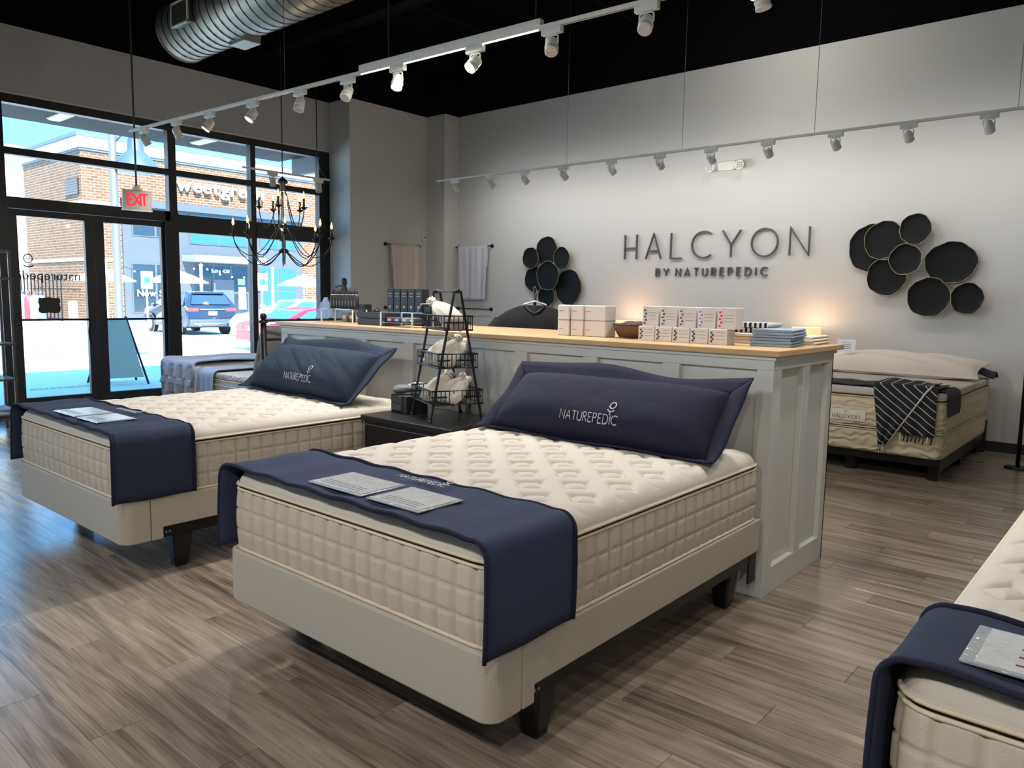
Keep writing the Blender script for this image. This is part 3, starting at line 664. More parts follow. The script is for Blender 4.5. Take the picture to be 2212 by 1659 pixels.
def ring_mesh(path, prof):
    """sweep profile rows [(offset, z)] round the closed path"""
    mb = MB(); n = len(path); vs = []; fs = []
    for off, z in prof:
        for p in path: vs.append((p[0]+p[2]*off, p[1]+p[3]*off, z))
    for j in range(len(prof)-1):
        for i in range(n): fs.append((j*n+i, j*n+(i+1) % n, (j+1)*n+(i+1) % n, (j+1)*n+i))
    return mb.add(vs, fs)
_bm = {}
def mattress_meshes(pitch=.083, rows=3):
    path = rrect(-BW, BW, .015, BL, .075, .006)
    tot = path[-1][4]+.006; nch = round(tot/pitch); n = len(path)
    nz = 33; z0, z1 = .425, .688
    vs = []; fs = []
    for j in range(nz+1):
        t = j/nz; z = z0+(z1-z0)*t
        hz = min(1, abs(math.sin(pi*rows*t))*3.)**.6
        for p in path:
            sg_ = p[4]/tot*nch; hs = min(1, abs(math.sin(pi*sg_))*1.5)**.55
            d = -.013+.015*hs*(.5+.5*hz)+.010*math.sin(pi*t)**.7
            vs.append((p[0]+p[2]*d, p[1]+p[3]*d, z))
    for j in range(nz):
        for i in range(n): fs.append((j*n+i, j*n+(i+1) % n, (j+1)*n+(i+1) % n, (j+1)*n+i))
    border = MB().add(vs, fs)
    # bottom cover
    border.add([(p[0]-p[2]*.014, p[1]-p[3]*.014, z0) for p in path], [tuple(range(n-1, -1, -1))])
    # pillow top
    X, Y, R = BW, BL, .085
    nx, ny = 250, 330
    def sd(x, y):
        qx = abs(x)-(X-R); qy = abs(y-(Y+.015)/2)-((Y-.015)/2-R)
        return math.hypot(max(qx, 0), max(qy, 0))+min(max(qx, qy), 0)-R
    def quilt(x, y):
        a = .255; best = 9
        gx, gy = x/a, y/a
        for ox, oy in ((0, 0), (.5, .5)):
            dx = abs((gx-ox)-round(gx-ox))*a; dy = abs((gy-oy)-round(gy-oy))*a
            best = min(best, dx+dy-.060)
        e = abs(best)
        g = 1-math.exp(-(e/.012)**1.5)
        k = min(1, max(0, best)/.045); k = k*k*(3-2*k)
        return (-.010+.010*g)+(.007*k if best > 0 else .006*min(1, -best/.05))
    def top(u, v):
        ease = lambda t: .5-.5*math.cos(pi*t)
        u = .72*u+.28*ease(u); v = .72*v+.28*ease(v)
        x = -X+2*X*u; y = .015+(Y-.015)*v
        d = sd(x, y)
        if d > 0:   # corner: pull back to the rounded outline
            cx = math.copysign(X-R, x); cy = (.015+R) if y < 1 else (Y-R)
            vx, vy = x-cx, y-cy; l = math.hypot(vx, vy) or 1; x, y = cx+vx/l*R, cy+vy/l*R; d = 0
        e = min(1, -d/.075)
        z = .702+.063*math.sqrt(max(0, 1-(1-e)**2))
        z += (quilt(x, y)+.012*min(1, -d/.4))*min(1, max(0, -d-.01)/.09)
        return (x, y, z)
    topm = MB().grid(nx, ny, top)
    pth = rrect(-BW, BW, .015, BL, .075, .03)
    edge = ring_mesh(pth, [(-.02, .700), (.004, .700), (.006, .706), (0, .714)])
    zp = ring_mesh(pth, [(-.02, .689), (-.006, .689), (-.006, .701), (-.02, .701)])
    def pipe(z, r, off): return MB().tube([(p[0]+p[2]*off, p[1]+p[3]*off, z) for p in pth], r, 6, True)
    _bm['border'] = border.mesh('border', True); _bm['pillow_top'] = topm.mesh('pillow_top', True); _bm['edge'] = edge.mesh('edge_band', True)
    _bm['zipper'] = zp.mesh('zipper'); _bm['p1'] = pipe(.685, .006, .002).mesh('piping', True); _bm['p2'] = pipe(.705, .006, .004).mesh('piping', True); _bm['p3'] = pipe(.432, .0075, .003).mesh('piping', True)
    for k, m in (('border', BORDER), ('pillow_top', TICK), ('edge', TICK), ('zipper', ZIP), ('p1', PIPING), ('p2', PIPING), ('p3', PIPING)): _bm[k].materials.append(m)
mattress_meshes()
def link(name, me, parent):
    o = bpy.data.objects.new(name, me); COL.objects.link(o); o.parent = parent; return o
def make_mattress(label, loc, rz):
    t = root('mattress', label, 'mattress', loc, rz)
    link('border', _bm['border'], t); tp = link('pillow_top', _bm['pillow_top'], t); link('edge_band', _bm['edge'], tp); link('zipper', _bm['zipper'], t)
    for k in ('p1', 'p2', 'p3'): link('piping', _bm[k], t)
    return t
def make_base(label, loc, rz):
    t = root('platform_bed', label, 'bed', loc, rz)
    r = .06; out = []
    path = [(.762, .15)]+[(.762-r+r*math.cos(a), r-r*math.sin(a)) for a in [pi/2*k/7 for k in range(8)]]
    path = [(.762, .14)]+[(.762-r+r*math.cos(pi/2*k/7), -.005+r-r*math.sin(pi/2*k/7)) for k in range(8)]+[(-(.762-r)-r*math.sin(pi/2*k/7), -.005+r-r*math.cos(pi/2*k/7)) for k in range(8)]+[(-.762, .14)]
    inner = [(.71, .14), (.71, .05), (-.71, .05), (-.71, .14)]
    poly = path+inner[::-1]
    MB().prism(poly[::-1], lambda p: (p[0], p[1], .2), lambda p: (p[0], p[1], .425)).build('foot_panel', LINEN, t, bevel=.008)
    for s in (-1, 1):
        xa, xb = sorted((s*.712, s*.762))
        prof = [(.143, .2), (.205, .2), (.205, .262), (2.0, .262), (2.0, .425), (.143, .425)]
        MB().prism(prof, lambda p: (xa, p[0], p[1]), lambda p: (xb, p[0], p[1])).build('side_rail', LINEN, t, bevel=.006)
        xa, xb = sorted((s*.69, s*.742))
        sr = MB().box(xa, xb, .206, 2.0, .2, .262).build('steel_rail', BLACKM, t)
        for k in (0, 1): MB().lathe([(.006, 0), (.006, .004)], 8, (0, 0, 0), lambda p: (s*(.742+p[2]), .225+k*.02+p[0], .228+p[1])).build('screw', SILVER, sr)
        box(*sorted((s*.735, s*.745)), 1.93, 2.015, .1, .34).build('headboard_bracket', BLACKM, t, bevel=.004)
        for y in (.33, 1.82):
            a, b, c = .058, .034, s*.665
            MB().hexa([(c-b, y-b, 0), (c+b, y-b, 0), (c+b, y+b, 0), (c-b, y+b, 0)], [(c-a, y-a, .2), (c+a, y-a, .2), (c+a, y+a, .2), (c-a, y+a, .2)]).build('leg', BLACKM, t, bevel=.012)
    for y in (.33, 1.07, 1.82):
        box(-.69, .69, y-.03, y+.03, .19, .225).build('cross_bar', BLACKM, t)
    MB().hexa([(-.03, 1.04, 0), (.03, 1.04, 0), (.03, 1.1, 0), (-.03, 1.1, 0)], [(-.055, 1.015, .19), (.055, 1.015, .19), (.055, 1.125, .19), (-.055, 1.125, .19)]).build('leg', BLACKM, t, bevel=.012)
    box(-.71, .71, .05, 1.99, .36, .418).build('deck', LINEN, t)
    return t
def runner_path(drop_l, drop_r):
    """(x, z) across the mattress from the left hem over the top to the right hem"""
    n = 8; r = .06; ztop = .79; xe = .775; pts = []
    for k in range(9): pts.append((-xe-.004*math.sin(pi*k/8), ztop-r-drop_l+drop_l*k/8))
    for k in range(1, n+1): a = pi/2*k/n; pts.append((-xe+r-r*math.cos(a), ztop-r+r*math.sin(a)))
    for k in range(1, 40): pts.append((-xe+r+(2*xe-2*r)*k/40, ztop+.004*math.sin(k*.9)))
    for k in range(n+1): a = pi/2*k/n; pts.append((xe-r+r*math.sin(a), ztop-r+r*math.cos(a)))
    for k in range(1, 9): pts.append((xe+.004*math.sin(pi*k/8), ztop-r-drop_r*k/8))
    return pts
def make_runner(label, loc, rz, y0, y1, m, hem, drop=(.30, .30), cards=True, tint=None):
    t = root('bed_runner', label, 'bed runner', loc, rz)
    pts = runner_path(*drop); n = len(pts)-1
    def edge0(f): return y0+.016*math.sin(f*5.)+.005*math.sin(f*11)
    def edge1(f): return y1+.012*math.sin(f*4+1)
    def fn(u, v):
        i = min(int(u*n), n-1); k = u*n-i; x = pts[i][0]+(pts[i+1][0]-pts[i][0])*k; z = pts[i][1]+(pts[i+1][1]-pts[i][1])*k
        a, b = edge0(u), edge1(u); return (x, a+(b-a)*v, z+.003*math.sin(v*9+u*7))
    MB().sheet(n, 14, fn, .009).build('cloth', m, t, smooth=True)
    for e in (edge0, edge1):
        MB().tube([(p[0], e(i/n), p[1]) for i, p in enumerate(pts)], .0075, 6).build('hem', hem, t, smooth=True)
    if cards:
        for xa, xb in ((-.21, .105), (.135, .405)):
            c = box(xa, xb, y0+.06, y0+.06+.215, .794, .799).build('card_pocket', PLASTIC, t, bevel=.002); box(xa+.012, xb-.012, y0+.072, y0+.262, .799, .801).build('card', CARD, c)
            for j in range(3): box(xa+.04, xb-.05, y0+.09+j*.018, y0+.096+j*.018, .801, .8015).build('print_line', INKG, c)
        lt = root('lettering'); lt.parent = t; lt.location = (-.02, y0+.335, .803)
        for ch, x in stroke_word('NATUREPEDIC', 0, .26, .032): stroke_letter(ch, .032, .0032, .002).xf(Matrix.Rotation(-pi/2, 4, 'X')).build('letter', THREAD, lt, loc=(x, 0, 0))
        stroke_letter('@', .06, .0035, .002).xf(Matrix.Rotation(-pi/2, 4, 'X')).build('flower_emblem', THREAD, lt, loc=(.215, .025, 0))
    return t
def make_pillow(label, loc, lean, a, b, th, fl, m, rz=0., logo=True, seed=1, crease=.10):
    """sham leaning back; loc is the middle of the body's lower edge on the mattress"""
    t = root('pillow_sham', label, 'pillow', loc, rz)
    ex = Vector((1, 0, 0)); ey = Vector((0, math.sin(lean), math.cos(lean))); en = Vector((0, -math.cos(lean), math.sin(lean)))
    rr = random.Random(seed); wr = [(rr.uniform(3, 7), rr.uniform(-3, 5), rr.uniform(0, 6), rr.uniform(.4, 1)) for _ in range(5)]
    def thick(u, v):
        if abs(u) >= 1 or abs(v) >= 1: return 0
        base = (1-abs(u)**5)**.5*(1-abs(v)**3)**.5
        wk = sum(q[3]*(1-abs(math.sin(q[0]*u+q[1]*v+q[2])))**3 for q in wr)/5
        return th*base*(1-.22*v)*(1-crease*2*wk*min(1, 1.2-v*v))
    def P(u, v, sgn):
        y = v*b+b; pinch = 1-.035*(1-v*v)-.02*max(0, v)
        return ex*u*a*pinch+ey*y+en*(sgn*thick(u, v))
    mb = MB().grid(90, 36, lambda u, v: P(2*u-1, 2*v-1, 1)); mb.grid(90, 36, lambda u, v: P(1-2*u, 2*v-1, -.15)); mb.build('cover', m, t, smooth=True)
    # flange: the top and ends stand up with the pillow, the lower hem lies forward on the mattress
    def outer(sd_, e):
        w_ = .016*math.sin(e*6.5+seed)+.008*math.sin(e*15+seed*2)
        if sd_ == 0: x = -1+2*e; return (ex*x*a*.97, ex*x*(a+fl*.75)+Vector((0, -fl*.9-.012*math.sin(e*9+seed), .012+.006*math.sin(e*12))))
        if sd_ == 1: v = -1+2*e; k = (1-e)**3; return (P(1, v, 0), ex*(a+fl*.75)+ey*(b+v*(b+fl*e))*(1-k)+Vector((0, -fl*.9, .012))*k+en*w_*e)
        if sd_ == 2: x = 1-2*e; return (P(x, 1, 0)-ey*.02, ex*x*(a+fl*.75)+ey*(2*b+fl+.018*math.sin(e*8+seed)+.012*abs(x)**3)+en*w_)
        v = 1-2*e; k = e**3; return (P(-1, v, 0), -ex*(a+fl*.75)+ey*(b+v*(b+fl*(1-e)))*(1-k)+Vector((0, -fl*.9, .012))*k+en*w_*(1-e))
    fm = MB()
    for sd_ in range(4):
        def fn(u, v, sd_=sd_):
            i, o = outer(sd_, u); return i+(o-i)*v
        fm.sheet(48 if sd_ % 2 == 0 else 20, 3, fn, .010)
    fm.build('flange', m, t, smooth=True)
    if logo:
        lt = root('lettering'); lt.parent = t
        def conform(mb, x0, y0):
            vs = []
            for p in mb.v:
                x, y = x0+p[0], y0+p[2]; k = thick(x/a, y/b-1); vs.append(ex*x+ey*y+en*(k+.003-p[1]))
            mb.v = [tuple(q) for q in vs]; return mb
        h = logo[2]
        for ch, x in stroke_word('NATUREPEDIC', logo[0], logo[0]+logo[3], h): conform(stroke_letter(ch, h, .0042, .002), x, logo[1]).build('letter', THREAD, lt)
        conform(stroke_letter('@', .075, .0055, .002), logo[0]+logo[3]*.80, logo[1]+h*1.05).build('flower_emblem', THREAD, lt)
    return t
# front bed
B1 = (-2.212, 1.605, 0); R1 = math.radians(.6)
make_base('cream upholstered bed base under the front bed', B1, R1)
make_mattress('quilted cream mattress on the front bed', B1, R1)
make_runner('navy bed runner with two card pockets on the front bed', B1, R1, -.035, .40, NAVY, NAVYP)
make_pillow('long navy sham pillow leaning on the panelled wall on the front bed', (-2.19, 3.13, .775), math.radians(44), .645, .20, .145, .085, NAVYP, math.radians(1), (-.14, .045, .04, .34), 3, .05)
# middle bed
B2 = (-4.705, 1.545, 0); R2 = math.radians(.8)
make_base('cream upholstered bed base under the bed nearer the doors', B2, R2)
make_mattress('quilted cream mattress on the bed nearer the doors', B2, R2)
make_runner('slate-navy bed runner with two card pockets on the bed nearer the doors', B2, R2, -.03, .39, NAVYL, NAVYP)
make_pillow('long slate-blue sham pillow on the bed nearer the doors', (-4.74, 3.10, .775), math.radians(42), .645, .21, .16, .09, SLATEP, math.radians(-2), (-.05, .045, .04, .34), 11, .16)
# corner bed, only its foot corner shows
B3 = (.375, 1.63, 0)
make_base('cream bed base at the lower edge of the picture', B3, 0); make_mattress('pale quilted mattress showing only its foot corner', B3, 0)
make_runner('navy bed runner on the mattress at the picture corner', B3, 0, -.02, .36, NAVYL, NAVYP, (.32, .3), cards=False)
_r3 = [o for o in COL.objects if o.name.startswith('bed_runner')][-1]
_c = box(-.64, -.12, .05, .27, .795, .801).build('card_pocket', PLASTIC, _r3, bevel=.002); box(-.615, -.13, .06, .26, .801, .8025).build('card', CARD, _c)
for j in range(6): box(-.55+.02*(j % 2), -.25, .09+j*.022, .098+j*.022, .8025, .803).build('print_line', INKG if j % 2 else PLUM, _c)
_m3 = [o for o in COL.objects if o.name.startswith('mattress')][-1]
for x_, y_, w_ in ((-.56, .47, 'cotton'), (-.60, .86, 'organic cotton'), (-.45, 1.25, 'cotton')):
    text_obj('print', w_, .05, PRINT, Matrix.Translation((x_, y_, .790)), _m3, .0005)
    stroke_letter('@', .05, .003, .001).xf(Matrix.Rotation(-pi/2, 4, 'X')).build('print_emblem', PRINT, _m3, loc=(x_+.06, y_+.055, .790))

# ================================================================== FAR BED AT THE RIGHT WALL
FB = (-2.125, 7.09, 0)
t = root('platform_bed', 'black platform base under the bed at the long white wall', 'bed', FB)
box(-.74, .74, .04, 2.03, .13, .20).build('platform', BLACKM, t, bevel=.01); box(-.76, .76, 1.94, 2.03, .0, .33).build('head_frame', BLACKM, t)
for x in (-.68, 0, .68):
    for y in (.16, 1.05, 1.85): box(x-.04, x+.04, y-.04, y+.04, 0, .13).build('leg', BLACKM, t)
for x in (-.745, .735): box(x, x+.01, .04, 2.0, .10, .205).build('side_rail', BLACKM, t)
def soft_block(z0, z1, hw, l, r, bulge, n=10):
    path = rrect(-hw, hw, .0, l, r, .03); prof = [(-.02, z0)]
    for k in range(n+1): tt = k/n; prof.append((bulge*math.sin(pi*tt)**.6-.004, z0+(z1-z0)*(.03+.94*tt)))
    prof.append((-.03, z1)); mb = ring_mesh(path, prof); m = len(path)
    mb.add([(p[0]-p[2]*.03, p[1]-p[3]*.03, z1) for p in path], [tuple(range(m))]); return mb, path
t = root('box_spring', 'swirl-quilted cream box spring of the bed at the long white wall', 'box spring', FB)
mb, pth = soft_block(.20, .405, .75, 2.02, .06, .008); mb.build('cover', QUILT, t, smooth=True)
MB().tube([(p[0]+p[2]*.002, p[1]+p[3]*.002, .40) for p in pth], .006, 6, True).build('piping', PIPING, t, smooth=True)
t = root('mattress', 'swirl-quilted cream mattress on the bed at the long white wall', 'mattress', FB)
mb, pth = soft_block(.41, .69, .75, 2.02, .06, .012); mb.build('border', QUILT, t, smooth=True)
for z in (.418, .60, .685): MB().tube([(p[0]+p[2]*.006, p[1]+p[3]*.006, z) for p in pth], .006, 6, True).build('piping', PIPING, t, smooth=True)
MB().add(*(lambda q: (q.v, q.f))(ring_mesh(pth, [(-.02, .690), (-.006, .690), (-.006, .702), (-.02, .702)]))).build('zipper', ZIP, t)
mb, pth2 = soft_block(.70, .765, .75, 2.02, .06, .008); mb.build('pillow_top', TICK, t, smooth=True)
lb_ = box(-.20, .14, -.013, -.006, .46, .56).build('label_patch', CREAM, t, bevel=.002)
for ch, x in stroke_word('HALCYON', -.14, .09, .035): stroke_letter(ch, .035, .004, .002).build('letter', INKG, lb_, loc=(x, -.013, .478))
MB().tube([(-.03, -.014, .525), (-.042, -.014, .545), (-.03, -.014, .553), (-.02, -.014, .54), (-.005, -.014, .553)], .002, 5).build('bird_emblem', INKG, lb_)
def strap_runner(label, name, m, y0, y1, loc, drop, hem):
    q = root(name, label, 'bed runner', loc)
    pts = [(x, z-.005) for x, z in runner_path(drop, drop)]; n = len(pts)-1
    def fn(u, v):
        i = min(int(u*n), n-1); k = u*n-i; return (pts[i][0]+(pts[i+1][0]-pts[i][0])*k, y0+(y1-y0)*v, pts[i][1]+(pts[i+1][1]-pts[i][1])*k)
    MB().sheet(n, 6, fn, .008).build('cloth', m, q, smooth=True); return q
q = strap_runner('charcoal bed runner across the bed at the long white wall', 'bed_runner', CHAR, .06, .5, FB, .16, CHAR)
for ch, x in stroke_word('HALCYON', -.14, .06, .03): stroke_letter(ch, .03, .003, .002).xf(Matrix.Rotation(-pi/2, 4, 'X')).build('letter', GREYP, q, loc=(x, .36, .789))
# striped throw folded over the foot
th = root('throw_blanket', 'black throw with thin white stripes draped over the foot corner', 'blanket', (FB[0], FB[1], 0))
def drape(nm, m, le, re_, zb, off, wav=.012):
    """le / re_: (x at the top, x at the hem) of the two side edges"""
    L1 = .42
    def fn(u, v):
        d = v*(L1+.8-zb); k = max(0, (d-L1)/(.8-zb)); a_ = le[0]+(le[1]-le[0])*k; b_ = re_[0]+(re_[1]-re_[0])*k; x = a_+(b_-a_)*u
        if d < L1: y = L1-d; z = .80+off+.014*math.sin(u*5+1)*(1-d/L1)
        else: y = -.03-off+wav*math.sin(u*12+k*2)*k-.012; z = .795+off-(d-L1)
        if abs(d-L1) < .05: q = (d-L1+.05)/.1*pi/2; y = -.03-off+.045*(1-math.sin(q))-.0; z = .80+off-.05+.05*math.cos(q)
        return (x, y, z)
    MB().sheet(26, 40, fn, .006).build(nm, m, th, smooth=True); return fn
drape('under_fold', THROW, (.42, .44), (.70, .70), .40, .006); fn_ = drape('upper_fold', THROW, (.20, .27), (.64, .33), .28, .016)
MB().tube([fn_(1, .35+.65*k/24) for k in range(25)], .009, 6).build('white_hem', CREAM, th, smooth=True)
for k in range(12):
    x = .275+k*.005 if k < 3 else .44+(k-3)*.03; zt_ = .285 if k < 3 else .405
    tube([(x, -.05, zt_), (x+.004, -.055, zt_-.03), (x-.003, -.052, zt_-.06-.012*(k % 2))], .006, 5).build('tassel', CREAM if k in (1, 3, 10) else BLACKB, th)
# pillow + card
def plump_pillow(name, label, loc, a, b, th_, m, lean=0., rz=0., seed=1, corners=.9):
    t = root(name, label, 'pillow', loc, rz)
    ex = Vector((1, 0, 0)); ey = Vector((0, math.cos(lean), math.sin(lean))); en = ex.cross(ey)
    rr = random.Random(seed); wr = [(rr.uniform(3, 9), rr.uniform(3, 9), rr.uniform(0, 6)) for _ in range(6)]
    def P(u, v, s):
        tk = th_*((1-abs(u)**3)*(1-abs(v)**2.4))**.5 if abs(u) < 1 and abs(v) < 1 else 0
        wk = sum(math.sin(q[0]*u+q[1]*v+q[2]) for q in wr)/6
        px = u*a*(1-.07*(1-abs(v)**2)); py = v*b*(1-.12*(1-abs(u)**4)*0-.05*(1-abs(u)**2))
        return ex*px+ey*py+en*(s*tk*(1+.26*wk)+th_*.5)
    mb = MB().grid(48, 28, lambda u, v: P(2*u-1, 2*v-1, 1)); mb.grid(48, 28, lambda u, v: P(1-2*u, 2*v-1, -.6)); mb.build('cover', m, t, smooth=True)
    rim = [P(-1+2*k/20, -1, 0) for k in range(20)]+[P(1, -1+2*k/12, 0) for k in range(12)]+[P(1-2*k/20, 1, 0) for k in range(20)]+[P(-1, 1-2*k/12, 0) for k in range(12)]
    MB().tube(rim, .005, 5, True).build('seam', m, t, smooth=True); return t
plump_pillow('pillow', 'long cream pillow on the bed at the long white wall', (FB[0]-.02, FB[1]+1.62, .80), .78, .27, .13, PILW, math.radians(14), 0, 5)
tag(MB().sheet(10, 6, lambda u, v: (FB[0]+.60+.22*u, FB[1]+1.80+.22*v, .80+.06*math.sin(pi*v)+.02*math.sin(u*5)), .008).build('dark_cloth', CHAR, smooth=True), 'folded charcoal cloth tucked behind the long cream pillow', 'cloth')
t = root('price_card', 'white price card standing on the long cream pillow', 'card', (-2.66, 8.62, .985), math.radians(8)); MB().hexa([(-.09, -.03, 0), (.09, -.03, 0), (.09, -.026, 0), (-.09, -.026, 0)], [(-.09, .01, .13), (.09, .01, .13), (.09, .014, .13), (-.09, .014, .13)]).build('sheet', PAPER, t)
for k in range(4): box(-.05, .05, -.022+k*.008-.004, -.021+k*.008-.004, .03+k*.02, .034+k*.02).build('print_line', INKG, t)
# end of a garment rack beside the far wall
t = root('stand', 'thin black stand with a disc foot beside the far wall', 'stand', (-.98, 8.35, 0)); MB().lathe([(.11, 0), (.11, .012), (.02, .02)], 20).build('base', BLACKM, t, smooth=True); tube([(0, 0, .01), (0, 0, 1.6)], .018, 10).build('pole', BLACKM, t, smooth=True)

# ================================================================== WINDOW BED
WB = (-6.45, 3.85)
t = root('iron_bedstead', 'black iron headboard with ball finials at the window bed', 'headboard', (-6.42, 3.855, 0))
for y in (0, 1.5):
    p = tube([(0, y, 0), (0, y, 1.22)], .028, 12).build('post', BLACKM, t, smooth=True)
    MB().sphere((0, y, 1.29), .032, 14, 10).build('finial', BLACKM, p, smooth=True); MB().lathe([(.02, 1.22), (.045, 1.232), (.045, 1.242), (.018, 1.262)], 14, (0, y, 0)).build('collar', BLACKM, p, smooth=True)
for z, r in ((1.25, .013), (1.07, .012), (.42, .014), (.62, .012)): tube([(0, .02, z), (0, 1.48, z)], r, 8).build('rail', BLACKM, t)
for y in (.38, .75, 1.12): tube([(0, y, .62), (0, y, 1.25)], .009, 8).build('spindle', BLACKM, t)
for y in (.38, .75, 1.12): MB().sphere((0, y, 1.255), .028, 10, 6, (1, 1, .6)).build('rosette', BLACKM, t, smooth=True)
for y in (.05, 1.45): box(-2.0, 0, y-.02, y+.02, .28, .32).build('side_rail', BLACKM, t)
for y in (.05, 1.45): box(-2.0, -1.96, y-.02, y+.02, 0, .28).build('leg', BLACKM, t)
t = root('mattress', 'white swirl-quilted mattress on the window bed', 'mattress', (-6.47, 4.60, 0), pi/2)
mb, pth = soft_block(.32, .62, .72, 2.0, .06, .012); mb.build('border', QUILTB, t, smooth=True)
for z in (.33, .56, .615): MB().tube([(p[0]+p[2]*.006, p[1]+p[3]*.006, z) for p in pth], .006, 6, True).build('piping', PIPING, t, smooth=True)
mb, pth = soft_block(.625, .685, .72, 2.0, .06, .008); mb.build('pillow_top', QUILTB, t, smooth=True)
def cover_sheet(name, label, m, x0, x1, zt, drop, wob, seed, th_=.01, extra=None, ruffle=0.):
    r = random.Random(seed); ph = [r.uniform(0, 6) for _ in range(6)]
    t = root(name, label, 'blanket', (0, 0, 0))
    ya, yb_ = 3.865, 5.33
    fd = .30 if x0 < -8 else 0.
    def fn(u, v):
        sl = u*(fd+x1-x0); L = drop+1.2; d = v*L
        foot = max(0, fd-sl); x = x0+max(0, sl-fd); uu = (x-x0)/(x1-x0)
        wv = wob*(math.sin(uu*7+ph[0]+v*2)+.6*math.sin(uu*15+ph[1])+.5*math.sin(v*9+ph[2]+uu*3))
        if d < drop-.06: y = ya-.035-.02*math.sin(uu*21+ph[3])*(1-d/drop)*(1+ruffle); z = zt-drop+d+wv*.15
        elif d < drop+.06: k = (d-drop+.06)/.12*pi/2; y = ya-.035+.06*(1-math.cos(k)); z = zt-.06+.06*math.sin(k)+wv*.5*math.sin(k)
        else: y = ya+.025+(d-drop-.06); z = zt+wv
        if foot > 0: x -= .05*math.sin(min(1, foot/.06)*pi/2)-.02*math.sin(v*25)*foot/fd; z = max(z-max(0, foot-.03), .24)
        elif fd: z -= .03*math.exp(-(x-x0)/.04)
        return (x+.02*math.sin(v*6+ph[4]), y, z)
    MB().sheet(44, 44, fn, th_).build('cloth', m, t, smooth=True)
    if ruffle: MB().sheet(60, 3, lambda u, v: (x0+(x1-x0)*u, ya-.045-.022*math.sin(u*70)*v, zt-drop-.075*v), .004).build('ruffle', m, t, smooth=True)
    return t
cover_sheet('blanket', 'pale blue woven blanket hanging over the window bed', BLUEC, -7.72, -7.36, .712, .46, .006, 2)
cover_sheet('blanket', 'grey linen duvet with ruffled hem on the window bed', GREYC, -8.42, -7.66, .735, .34, .014, 5, .012, ruffle=1.)
cover_sheet('blanket', 'blue-grey folded coverlet bunched on top of the window bed', mat('blue_grey_linen', (168, 180, 204), .95, bump=.4, bscale=200), -8.50, -7.80, .775, .20, .014, 8, .02, ruffle=1.)
plump_pillow('pillow', 'grey linen pillow propped in front of the iron headboard', (-6.66, 4.20, .69), .30, .26, .10, mat('taupe_linen', (122, 122, 120), .95, bump=.4, bscale=200), math.radians(76), math.radians(-72), 3).location.z = .93
plump_pillow('pillow', 'white pillow propped against the iron headboard', (-6.55, 4.62, .69), .33, .27, .09, mat('pale_lilac_linen', (206, 208, 226), .95, bump=.3, bscale=200), math.radians(78), math.radians(-84), 6).location.z = .95

# ================================================================== NIGHTSTAND AND WHAT STANDS ON IT
NX0, NX1, NY0, NY1, NZ = -3.925, -3.09, 3.04, 3.60, .735
t = root('nightstand', 'black nightstand with a silver-edged drawer between the beds', 'nightstand', ((NX0+NX1)/2, (NY0+NY1)/2, 0))
hx, hy = (NX1-NX0)/2, (NY1-NY0)/2
box(-hx+.015, hx-.015, -hy+.02, hy, .08, NZ-.035).build('carcass', DARKW, t, bevel=.003); box(-hx, hx, -hy, hy, NZ-.035, NZ).build('top', DARKW, t, bevel=.004)
for z0, z1 in ((.40, NZ-.06), (.10, .38)):
    dr = box(-hx+.05, hx-.05, -hy+.005, -hy+.02, z0, z1).build('drawer', DARKW, t, bevel=.002)
    MB().box(-hx+.045, hx-.045, -hy+.002, -hy+.008, z1, z1+.005).box(-hx+.042, -hx+.047, -hy+.002, -hy+.008, z0, z1).box(hx-.047, hx-.042, -hy+.002, -hy+.008, z0, z1).build('silver_edge', SILVER, dr)
for x in (-hx+.05, hx-.05):
    for y in (-hy+.06, hy-.05): box(x-.025, x+.025, y-.025, y+.025, 0, .08).build('leg', DARKW, t)
# three-tier basket stand
TA = math.atan2(.15, -.34)+pi
bs = root('basket_stand', 'three-tier black wire basket stand on the nightstand', 'basket stand', (-3.455, 3.355, NZ), TA)
HX, HY, TT = .185, .15, .80      # half footprint along the bar / across, height of the bar
tube([(-HX, 0, TT), (HX, 0, TT)], .009, 8).build('handle_bar', BLACKM, bs)
def leg_at(sx, sy, z): k = 1-z/TT; return (sx*HX*(1-.02*k), sy*(.02+HY*1.0*k), z)
for sx in (-1, 1):
    MB().sphere((sx*(HX+.004), 0, TT), .016, 10, 6).build('end_knob', BLACKM, bs)
    for sy in (-1, 1): tube([leg_at(sx, sy, TT), leg_at(sx, sy, .006)], .0085, 8).build('leg', BLACKM, bs); MB().lathe([(.013, 0), (.013, .012), (.008, .016)], 8, leg_at(sx, sy, 0)).build('rubber_foot', BLACK, bs)
for z, hy_ in ((.11, .165), (.335, .125), (.565, .09)):
    bk = root('wire_basket'); bk.parent = bs; bk.location = (0, 0, z)
    hx_ = HX+.022
    for zz in (0, .085): MB().tube([(-hx_, -hy_, zz), (hx_, -hy_, zz), (hx_, hy_, zz), (-hx_, hy_, zz)], .0055, 6, True).build('rim_wire', BLACKM, bk)
    wm = MB(); n1 = int(2*hx_/.026); n2 = int(2*hy_/.026)
    for k in range(n1+1):
        x = -hx_+2*hx_*k/n1; wm.tube([(x, -hy_, .085), (x, -hy_, 0), (x, hy_, 0), (x, hy_, .085)], .003, 4)
    for k in range(n2+1):
        y = -hy_+2*hy_*k/n2; wm.tube([(-hx_, y, .085), (-hx_, y, 0), (hx_, y, 0), (hx_, y, .085)], .003, 4)
    tag(wm.build('wire_mesh', BLACKM, bk), kind='stuff')
    for sx in (-1, 1): tube([(sx*HX, -hy_, .045), (sx*HX, hy_, .045)], .006, 6).build('cross_wire', BLACKM, bk)
